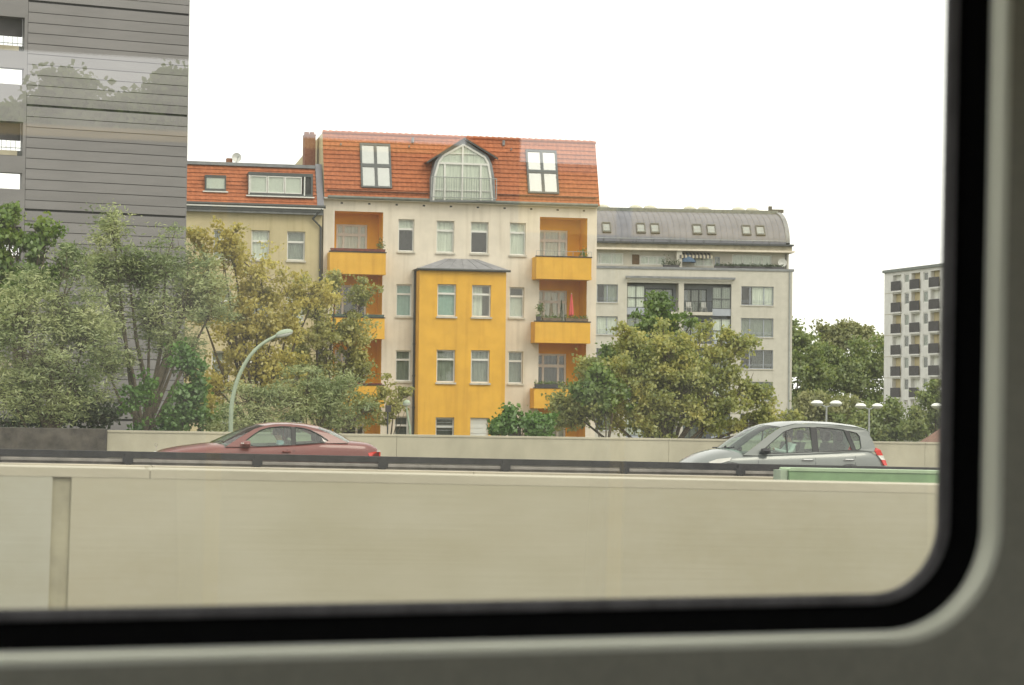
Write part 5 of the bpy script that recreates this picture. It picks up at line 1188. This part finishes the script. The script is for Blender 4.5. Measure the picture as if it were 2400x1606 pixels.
# ================================================================== CARS
def grid_surface(b, rows, m=0, mfun=None):
    n = len(rows[0]); k0 = len(b.v); b.v += [tuple(p) for r_ in rows for p in r_]
    for i in range(len(rows) - 1):
        for j in range(n - 1):
            b.f.append((k0 + i * n + j, k0 + i * n + j + 1, k0 + (i + 1) * n + j + 1, k0 + (i + 1) * n + j)); b.m.append(mfun(i, j) if mfun else m)
def interp(T, x):
    if x <= T[0][0]: return T[0][1]
    for (a, p), (c, q) in zip(T, T[1:]):
        if x <= c: return p + (q - p) * (x - a) / (c - a)
    return T[-1][1]
def smooth_interp(T, x):
    h = .09; return (interp(T, x - h) + 2 * interp(T, x) + interp(T, x + h)) / 4
def car(name, label, cat, M, C, paint):
    """front at x = 0, the side towards the railway at -y"""
    t = thing(name, label, cat, M); L = C['L']; W_ = C['W']
    plan = C['plan']; belt = C['belt']; deck = C['deck']; g0, g1 = C['gh']
    hw = lambda x: W_ * smooth_interp(plan, x)
    N = 48; rows = []; xs = [L * (0.5 - 0.5 * math.cos(math.pi * i / N)) for i in range(N + 1)]
    for x in xs:
        w = hw(x); zb = C['zb'] + .06 * max(0, 1 - x / .5) + .08 * max(0, 1 - (L - x) / .5); zk = smooth_interp(belt, x); zd = smooth_interp(deck, x)
        r_ = [(0, zb), (w * .8, zb), (w * .93, zb + .05), (w * .99, zb + .2), (w, zb + (zk - zb) * .55), (w * .985, zb + (zk - zb) * .8), (w * .955, zk - .03), (w * .92, zk), (w * .80, zk + (zd - zk) * .55), (w * .5, zk + (zd - zk) * .9), (0, zd)]
        full = [(x, -y, z) for y, z in r_] + [(x, y, z) for y, z in r_[-2::-1]]
        rows.append(full)
    b = MB()
    n = len(rows[0])
    grid_surface(b, rows, 0, lambda i, j: 1 if (xs[i] > g0 + .12 and xs[i + 1] < g1 - .12 and 7 <= j <= n - 9) else 0)
    b.f.append(tuple(range(n))); b.m.append(0); b.f.append(tuple(N * n + j for j in range(n - 1, -1, -1))); b.m.append(0)
    b.build('body', [paint, M_['cabin']], t, smooth=38)
    # greenhouse
    zb0 = C['gz']; tum = C['tumble']
    def yy(x, z, s, d=0.0): return s * (hw(x) * .925 - max(0, z - interp(belt, x)) * tum + d)
    O = C['side']; Hs = C['windows']
    polys = [[Vector((x, z, 0)) for x, z in O]] + [[Vector((x, z, 0)) for x, z in h] for h in Hs]
    tess = geometry.tessellate_polygon(polys); flat = [p for q in polys for p in q]
    for s in (-1, 1):
        b = MB(); b.add([(p.x, yy(p.x, p.y, s), p.y) for p in flat], [tuple(q) for q in tess])
        o = b.build('side_frame', paint, t); md = o.modifiers.new('thickness', 'SOLIDIFY'); md.thickness = .03; md.offset = 0
        for h in Hs:
            b = MB(); b.add([(x, yy(x, z, s, -.004), z) for x, z in h], [tuple(range(len(h)))]); b.build('side_window', G_car, t)
            b = MB(); P = [(x, yy(x, z, s, .012), z) for x, z in h] ; b.tube(P + [P[0]], .012, 5, caps=False); b.build('window_seal', M_['car_black'], t)
        for (h) in C['pillars']:
            b = MB(); b.add([(x, yy(x, z, s, .019), z) for x, z in h], [tuple(range(len(h)))]); b.build('pillar_trim', M_['car_black'], t)
    top = C['top']
    K = 10; segs = {}
    rowsT = []
    for (ex, ez, cx_, cz_) in top:
        e = yy(ex, ez, 1); rowsT.append([(ex + (cx_ - ex) * (1 - (k / K) ** 2) if True else 0, e * k / K, ez + (cz_ - ez) * (1 - (abs(k) / K) ** 2.4)) for k in range(-K, K + 1)])
    i0, i1 = C['ws'], C['rw']
    for nm, a, c, mm in (('windscreen', 0, i0, G_car), ('roof', i0, i1, paint), ('rear_window', i1, len(top) - 1, G_car)):
        b = MB(); grid_surface(b, rowsT[a:c + 1]); b.build(nm, mm, t, smooth=60)
    # wheels
    for x in C['axles']:
        for s in (-1, 1):
            w = hw(x); y0 = s * (w - .19); y1 = s * (w + .012); r_ = C['wr']
            b = MB(); b.lathe([(r_ * .62, y0), (r_ * .96, y0), (r_, y0 + (y1 - y0) * .2), (r_, y0 + (y1 - y0) * .8), (r_ * .95, y1), (r_ * .66, y1)], (x, 0, r_), 28, axis='Y'); wh = b.build('wheel', M_['tyre'], t, smooth=40)
            b = MB(); b.lathe([(r_ * .66, y1 - s * .01), (r_ * .62, y1 - s * .03), (r_ * .2, y1 - s * .03), (.001, y1 - s * .015)], (x, 0, r_), 20, axis='Y')
            for k in range(5):
                a = 2 * math.pi * k / 5; b.tube([(x, y1 - s * .015, r_), (x + r_ * .6 * math.cos(a), y1 - s * .02, r_ + r_ * .6 * math.sin(a))], .03, 4)
            b.build('rim', M_['rim'], wh)
            b = MB(); b.tube([(x + r_ * 1.12 * math.cos(a), s * (w + .004), r_ + r_ * 1.12 * math.sin(a)) for a in [math.pi * k / 12 for k in range(13)]], .035, 5); b.build('wheel_arch', M_['car_black'], t)
    def side(x, z, s, d): 
        w = hw(x); zk = smooth_interp(belt, x); f = (z - C['zb']) / (zk - C['zb']); return s * (w * (1.0 if f < .6 else 1 - .11 * max(0, f - .6)) + d)
    for s in (-1, 1):
        for (x0, x1, z) in C['handles']:
            b = MB(); b.tube([(x0, side(x0, z, s, .0), z), (x0 + .03, side(x0, z, s, .035), z + .005), (x1 - .03, side(x1, z, s, .035), z + .005), (x1, side(x1, z, s, .0), z)], .02, 6); b.build('door_handle', C['handle_mat'], t)
        for x in C['seams']:
            zk = smooth_interp(belt, x); b = MB(); b.tube([(x, side(x, z, s, .002), z) for z in (C['zb'] + .15, C['zb'] + .4, zk - .09)], .006, 4); b.build('door_seam', M_['car_black'], t)
        mx_, mz = C['mirror']; y0 = side(mx_, mz - .1, s, -.10)
        b = MB(); vs = []; K2 = 10
        for i, (u, r_) in enumerate(((-.10, .02), (-.08, .75), (0.0, 1.0), (.07, .95), (.085, .8), (.086, .0))):
            for k in range(K2): a = 2 * math.pi * k / K2; vs.append((mx_ + u, y0 + s * (.16 + .115 * r_ * math.cos(a)), mz + .072 * r_ * math.sin(a)))
        b.add(vs, [(i * K2 + k, i * K2 + (k + 1) % K2, (i + 1) * K2 + (k + 1) % K2, (i + 1) * K2 + k) for i in range(5) for k in range(K2)]); b.tube([(mx_ + .02, y0, mz - .07), (mx_ + .02, y0 + s * .1, mz - .02)], .03, 6)
        mo = b.build('door_mirror', C['mirror_mat'], t, smooth=50)
        if C.get('indicator'):
            b = MB(); b.tube([(mx_ - .085, y0 + s * .09, mz + .012), (mx_ - .09, y0 + s * .17, mz + .012), (mx_ - .06, y0 + s * .25, mz + .012)], .017, 6); b.build('indicator', M_['lamp_clear'], mo)
    C['extra'](t, hw, side)
    # seats
    for (x, z1) in C['seats']:
        for y in (-.38, .38):
            b = MB(); b.prism([(x - .42, .34), (x + .08, .30), (x + .10, .48), (x - .42, .52)], y - .24, y + .24); b.prism([(x - .02, .46), (x + .12, .46), (x + .30, z1 - .22), (x + .19, z1 - .22)], y - .23, y + .23)
            st_ = b.build('seat', M_['cabin'], t)
            b = MB(); b.lathe([(.001, -.11), (.09, -.10), (.125, -.03), (.125, .05), (.09, .11), (.001, .12)], (x + .25, y, z1 - .07), 12, ax=.55); b.tube([(x + .25, y - .05, z1 - .3), (x + .25, y - .05, z1 - .12)], .008, 4); b.tube([(x + .25, y + .05, z1 - .3), (x + .25, y + .05, z1 - .12)], .008, 4); b.build('headrest', M_['car_black'], st_, smooth=50)
    return t

# ---- red coupe
def red_extra(t, hw, side):
    for s in (-1, 1):
        b = MB(); b.lathe([(.001, .0), (.12, .01), (.13, .05), (.001, .06)], (.16, s * .56, .62), 14, axis='Y', ax=1.3); b.build('headlight', M_['lamp_clear'], t)
        b = MB(); pp = [(4.42, side(4.42, .80, s, .004), .80), (4.60, side(4.60, .80, s, .004), .83), (4.665, side(4.64, .80, s, -.06), .79), (4.64, side(4.64, .72, s, .0), .68), (4.46, side(4.46, .74, s, .006), .70)]
        b.add(pp, [(0, 1, 2, 3, 4)]); b.add([(4.668, s * .83, .83), (4.668, s * .45, .83), (4.668, s * .45, .70), (4.668, s * .83, .70)], [(0, 1, 2, 3)])
        o = b.build('tail_light', M_['tail_red'], t); md = o.modifiers.new('thickness', 'SOLIDIFY'); md.thickness = .025; md.offset = 0
        b = MB(); b.box(4.60, 4.67, s * .83 - .05, s * .83 + .05, .832, .855); b.build('reversing_light', M_['lamp_clear'], t)
    b = MB(); b.tube([(1.42, -.55, 1.0), (1.36, -.1, .985), (1.36, .35, .985)], .012, 5); b.tube([(1.36, .35, .985), (1.30, .5, .975)], .016, 5); b.build('wiper', M_['car_black'], t)
    b = MB(); b.tube([(.10, 0, .80), (.10, 0, .865)], .005, 5); b.lathe([(.028, -.003), (.034, -.003), (.034, .003), (.028, .003)], (.10, 0, .893), 14, axis='Y'); b.build('bonnet_emblem', M_['chrome'], t)
    b = MB(); b.tube([(2.72, side(2.72, .7, -1, .002), .86), (2.72, side(2.72, .5, -1, .003), .5)], .005, 4); b.build('door_seam', M_['car_black'], t)
C1 = dict(L=4.66, W=.87, zb=.20, plan=[(0, .70), (.12, .82), (.4, .93), (1.0, .985), (2.2, 1.0), (3.4, 1.0), (4.0, .965), (4.4, .91), (4.58, .84), (4.66, .78)],
  belt=[(0, .62), (.15, .70), (.6, .79), (1.2, .86), (1.9, .885), (2.8, .93), (3.5, .985), (4.1, .98), (4.45, .955), (4.62, .90), (4.66, .84)],
  deck=[(0, .64), (.08, .735), (.2, .80), (.6, .885), (1.1, .955), (1.35, .975), (1.6, .93), (3.7, 1.0), (4.05, 1.055), (4.35, 1.03), (4.56, .995), (4.63, .95), (4.66, .86)],
  gh=(1.30, 4.05), gz=.9, tumble=.42,
  side=[(1.45, .885), (2.0, .885), (2.8, .93), (3.5, .985), (4.0, 1.00), (3.86, 1.07), (3.62, 1.185), (3.38, 1.275), (3.10, 1.335), (2.80, 1.365), (2.5, 1.36), (2.25, 1.325), (2.05, 1.255), (1.75, 1.08)],
  windows=[[(1.90, .925), (1.86, 1.01), (2.02, 1.135), (2.17, 1.235), (2.36, 1.295), (2.60, 1.32), (2.82, 1.318), (2.82, .945), (2.1, .905)],
           [(2.90, 1.316), (3.06, 1.298), (3.22, 1.255), (3.42, 1.155), (3.58, 1.045), (3.50, 1.005), (2.90, .952)]],
  pillars=[[(2.825, .945), (2.898, .952), (2.898, 1.316), (2.825, 1.318)]],
  top=[(1.50, .915, 1.20, .965), (1.78, 1.10, 1.55, 1.13), (2.08, 1.275, 1.88, 1.285), (2.27, 1.335, 2.10, 1.355), (2.5, 1.37, 2.42, 1.40), (2.80, 1.375, 2.76, 1.415), (3.10, 1.345, 3.12, 1.395), (3.38, 1.285, 3.45, 1.35), (3.62, 1.195, 3.72, 1.265), (3.86, 1.08, 3.98, 1.155), (4.0, 1.01, 4.12, 1.06)],
  ws=3, rw=7, axles=(.86, 3.58), wr=.315, handles=[(2.62, 2.78, .80)], handle_mat=M_['red_paint'], seams=(1.55, 2.86), mirror=(1.86, .955), mirror_mat=M_['red_paint'], indicator=True,
  seats=[(2.62, 1.25), (3.2, 1.18)], extra=red_extra)
s_c = 6.23
red = car('red_coupe', 'dark red coupe driving left behind the guard rail with a driver at the wheel', 'car', F_road.M @ Matrix.Translation(Vector((s_c, 0, 0))), C1, M_['red_paint'])

# ---- grey people carrier
def van_extra(t, hw, side):
    for s in (-1, 1):
        b = MB(); b.add([(.34, side(.34, .66, s, .006), .70), (.52, side(.52, .7, s, .012), .77), (.84, side(.84, .75, s, .008), .81), (.80, side(.80, .7, s, .012), .74), (.45, side(.45, .62, s, .01), .64)], [(0, 1, 2, 3, 4)]); o = b.build('headlight', M_['lamp_clear'], t); md = o.modifiers.new('thickness', 'SOLIDIFY'); md.thickness = .03; md.offset = 0
        Wf = lambda x, z: s * (hw(min(x, 4.2)) * .93 - max(0, z - 1.0) * .10)
        b = MB(); b.add([(4.24, Wf(4.24, 1.06), 1.07), (4.34, Wf(4.34, 1.0), 1.02), (4.40, Wf(4.38, .9), .90), (4.27, Wf(4.3, .9), .90), (4.20, Wf(4.22, 1.0), 1.0)], [(0, 1, 2, 3, 4)]); b.add([(4.355, Wf(4.40, .8) + s * .02, .80), (4.45, Wf(4.44, .78), .80), (4.50, Wf(4.46, .7), .68), (4.42, Wf(4.42, .7) + s * .02, .68)], [(0, 1, 2, 3)])
        o = b.build('tail_light', M_['tail_red'], t); md = o.modifiers.new('thickness', 'SOLIDIFY'); md.thickness = .05; md.offset = 0
        b = MB(); b.add([(4.275, Wf(4.3, .9), .898), (4.402, Wf(4.38, .9), .898), (4.448, Wf(4.44, .8), .802), (4.353, Wf(4.40, .8) + s * .02, .802)], [(0, 1, 2, 3)]); o = b.build('indicator_light', M_['lamp_clear'], t); md = o.modifiers.new('thickness', 'SOLIDIFY'); md.thickness = .05; md.offset = 0
    b = MB(); b.tube([(.98, -.62, 1.03), (.86, -.15, 1.0)], .013, 5); b.tube([(.92, -.25, 1.02), (.82, .35, 1.0)], .013, 5); b.tube([(.90, -.2, 1.0), (.92, -.25, 1.05)], .02, 5); b.build('wiper', M_['car_black'], t)
C2 = dict(L=4.50, W=.90, zb=.20, plan=[(0, .60), (.1, .74), (.35, .89), (.8, .97), (1.5, 1.0), (3.4, 1.0), (3.9, .975), (4.2, .94), (4.4, .89), (4.5, .84)],
  belt=[(0, .58), (.15, .66), (.5, .765), (.9, .82), (1.45, .855), (2.7, .915), (3.7, .965), (4.1, .98), (4.3, .90), (4.42, .80), (4.5, .66)],
  deck=[(0, .60), (.07, .70), (.2, .80), (.5, .915), (.8, .985), (1.0, 1.0), (1.3, .93), (3.9, .98), (4.15, 1.0), (4.32, .92), (4.44, .81), (4.5, .68)],
  gh=(.92, 4.25), gz=.9, tumble=.24,
  side=[(1.12, .865), (1.45, .857), (2.7, .915), (3.7, .965), (4.20, .975), (4.24, 1.06), (4.16, 1.26), (4.06, 1.44), (3.85, 1.50), (3.4, 1.545), (2.8, 1.57), (2.35, 1.555), (2.02, 1.48), (1.72, 1.30), (1.40, 1.06)],
  windows=[[(1.49, .905), (1.80, 1.16), (2.09, 1.385), (2.30, 1.465), (2.50, 1.49), (2.715, 1.497), (2.73, .955), (1.6, .90)],
           [(2.85, 1.50), (3.2, 1.482), (3.50, 1.45), (3.66, 1.01), (3.3, .985), (2.865, .962)],
           [(3.60, 1.43), (3.80, 1.385), (3.86, 1.31), (3.88, 1.07), (3.82, 1.02), (3.75, 1.015)]],
  pillars=[[(2.735, .955), (2.86, .962), (2.848, 1.50), (2.718, 1.497)], [(3.505, 1.45), (3.598, 1.43), (3.748, 1.015), (3.665, 1.01)], [(2.115, .92), (2.15, .92), (2.16, 1.41), (2.125, 1.40)]],
  top=[(1.16, .90, .83, 1.0), (1.42, 1.09, 1.12, 1.21), (1.74, 1.325, 1.46, 1.40), (2.03, 1.495, 1.80, 1.535), (2.35, 1.57, 2.2, 1.605), (2.8, 1.585, 2.7, 1.63), (3.4, 1.56, 3.35, 1.62), (3.85, 1.515, 3.85, 1.57), (4.07, 1.455, 4.12, 1.50), (4.17, 1.27, 4.26, 1.28), (4.25, 1.06, 4.36, 1.06), (4.24, .985, 4.38, .97)],
  ws=3, rw=8, axles=(.85, 3.58), wr=.32, handles=[(2.46, 2.72, .775), (3.44, 3.68, .79)], handle_mat=M_['chrome'], seams=(1.45, 2.78, 3.72), mirror=(1.60, .965), mirror_mat=M_['car_black'],
  seats=[(2.35, 1.38), (3.3, 1.36)], extra=van_extra)
s_v = 17.80
van = car('grey_people_carrier', 'grey people carrier driving left at the right, with a red and white tail lamp', 'car', F_road.M @ Matrix.Translation(Vector((s_v, 0, 0))), C2, M_['grey_paint'])

# ================================================================== PEOPLE IN THE CARS
def person(label, M, shirt, hairc=True, arm_up=False):
    """seated driver facing -x, one continuous skinned body"""
    V = [(0, 0, 0), (.06, 0, .22), (.10, 0, .42), (.09, 0, .50), (.06, 0, .57), (.02, 0, .66), (.02, 0, .745),      # pelvis, belly, chest, neck base, neck, head, crown
         (.10, .19, .45), (-.06, .27, .25), (-.33, .17, .30), (-.41, .15, .33),
         (.10, -.19, .45), (-.06, -.27, .25) if not arm_up else (-.02, -.29, .30), (-.33, -.17, .30) if not arm_up else (-.30, -.24, .36), (-.41, -.15, .33) if not arm_up else (-.40, -.2, .40),
         (-.20, .10, .02), (-.48, .12, .06), (-.62, .12, -.22), (-.20, -.10, .02), (-.48, -.12, .06), (-.62, -.12, -.22)]
    Ed = [(0, 1), (1, 2), (2, 3), (3, 4), (4, 5), (5, 6), (2, 7), (7, 8), (8, 9), (9, 10), (2, 11), (11, 12), (12, 13), (13, 14), (0, 15), (15, 16), (16, 17), (0, 18), (18, 19), (19, 20)]
    Rr = [.15, .14, .15, .075, .055, .098, .075, .07, .05, .038, .04, .07, .05, .038, .04, .09, .07, .05, .09, .07, .05]
    me = bpy.data.meshes.new('body'); me.from_pydata(V, Ed, []); me.skin_vertices or me.attributes
    t = thing('person', label, 'person', M)
    o = bpy.data.objects.new('body', me); COL.objects.link(o); o.parent = t
    md = o.modifiers.new('skin', 'SKIN')
    if not me.skin_vertices: 
        bpy.context.view_layer.objects.active = o
    for i, r_ in enumerate(Rr):
        sv = me.skin_vertices[0].data[i]; sv.radius = (r_, r_ * (.72 if i in (1, 2) else 1)); sv.use_root = i == 0
    o.modifiers.new('subsurf', 'SUBSURF').levels = 2; o.modifiers['subsurf'].render_levels = 2
    # skin above the collar and on the hands, cloth elsewhere
    m = shirt.copy(); m.name = shirt.name + '_and_skin'; tn = m.node_tree; bs = tn.nodes['Principled BSDF']; src = bs.inputs['Base Color'].links[0].from_socket
    tc_ = tn.nodes.new('ShaderNodeTexCoord'); sx = tn.nodes.new('ShaderNodeSeparateXYZ'); mz = tn.nodes.new('ShaderNodeMath'); mz.operation = 'GREATER_THAN'; mz.inputs[1].default_value = .535
    mh = tn.nodes.new('ShaderNodeMath'); mh.operation = 'LESS_THAN'; mh.inputs[1].default_value = -.36
    mzz = tn.nodes.new('ShaderNodeMath'); mzz.operation = 'GREATER_THAN'; mzz.inputs[1].default_value = .2
    an = tn.nodes.new('ShaderNodeMath'); an.operation = 'MULTIPLY'; mx2 = tn.nodes.new('ShaderNodeMath'); mx2.operation = 'MAXIMUM'; mc = tn.nodes.new('ShaderNodeMixRGB'); mc.inputs[2].default_value = (.48, .29, .20, 1)
    tn.links.new(tc_.outputs['Object'], sx.inputs[0]); tn.links.new(sx.outputs['Z'], mz.inputs[0]); tn.links.new(sx.outputs['X'], mh.inputs[0]); tn.links.new(sx.outputs['Z'], mzz.inputs[0])
    tn.links.new(mh.outputs[0], an.inputs[0]); tn.links.new(mzz.outputs[0], an.inputs[1]); tn.links.new(mz.outputs[0], mx2.inputs[0]); tn.links.new(an.outputs[0], mx2.inputs[1])
    tn.links.new(mx2.outputs[0], mc.inputs[0]); tn.links.new(src, mc.inputs[1]); tn.links.new(mc.outputs[0], bs.inputs['Base Color'])
    me.materials.append(m)
    b = MB(); b.lathe([(.001, .10), (.05, .092), (.085, .065), (.104, .02), (.106, -.03), (.098, -.06)], (.035, 0, .705), 16, ax=1.02); b.build('hair', M_['hair'], t, smooth=60)
    b = MB(); b.lathe([(.001, .03), (.012, .018), (.016, .0), (.001, -.004)], (-.088, 0, .655), 8); b.build('nose', M_['skin'], t, smooth=60)
    for s in (-1, 1):
        b = MB(); b.lathe([(.001, -.004), (.010, 0), (.001, .004)], (-.068, s * .034, .685), 8, axis='Y'); b.build('eye', M_['car_black'], t)
        b = MB(); b.lathe([(.001, .03), (.016, .015), (.018, -.01), (.001, -.03)], (.025, s * .097, .672), 8, ay=.5); b.build('ear', M_['skin'], t)
    return t
def ensure_skin(): pass
person('person in a pale blue shirt driving the dark red coupe', red.matrix_world @ Matrix.Translation(Vector((2.54, -.38, .50))), M_['shirt_blue'])
person('person in a white shirt driving the grey people carrier', van.matrix_world @ Matrix.Translation(Vector((2.28, -.38, .62))), M_['shirt_white'], arm_up=True)
for cobj, x, z, ty in ((red, 2.05, .78, -.38), (van, 1.82, .90, -.38)):
    b = MB(); P = [(x + .05 * math.sin(a), ty + .18 * math.cos(a), z + .17 * math.sin(a)) for a in [2 * math.pi * k / 20 for k in range(21)]]; b.tube(P, .016, 6, caps=False)
    for a in (0, 2.1, 4.2): b.tube([(x, ty, z), (x + .05 * math.sin(a), ty + .18 * math.cos(a), z + .17 * math.sin(a))], .012, 4)
    b.build('steering_wheel', M_['car_black'], cobj)
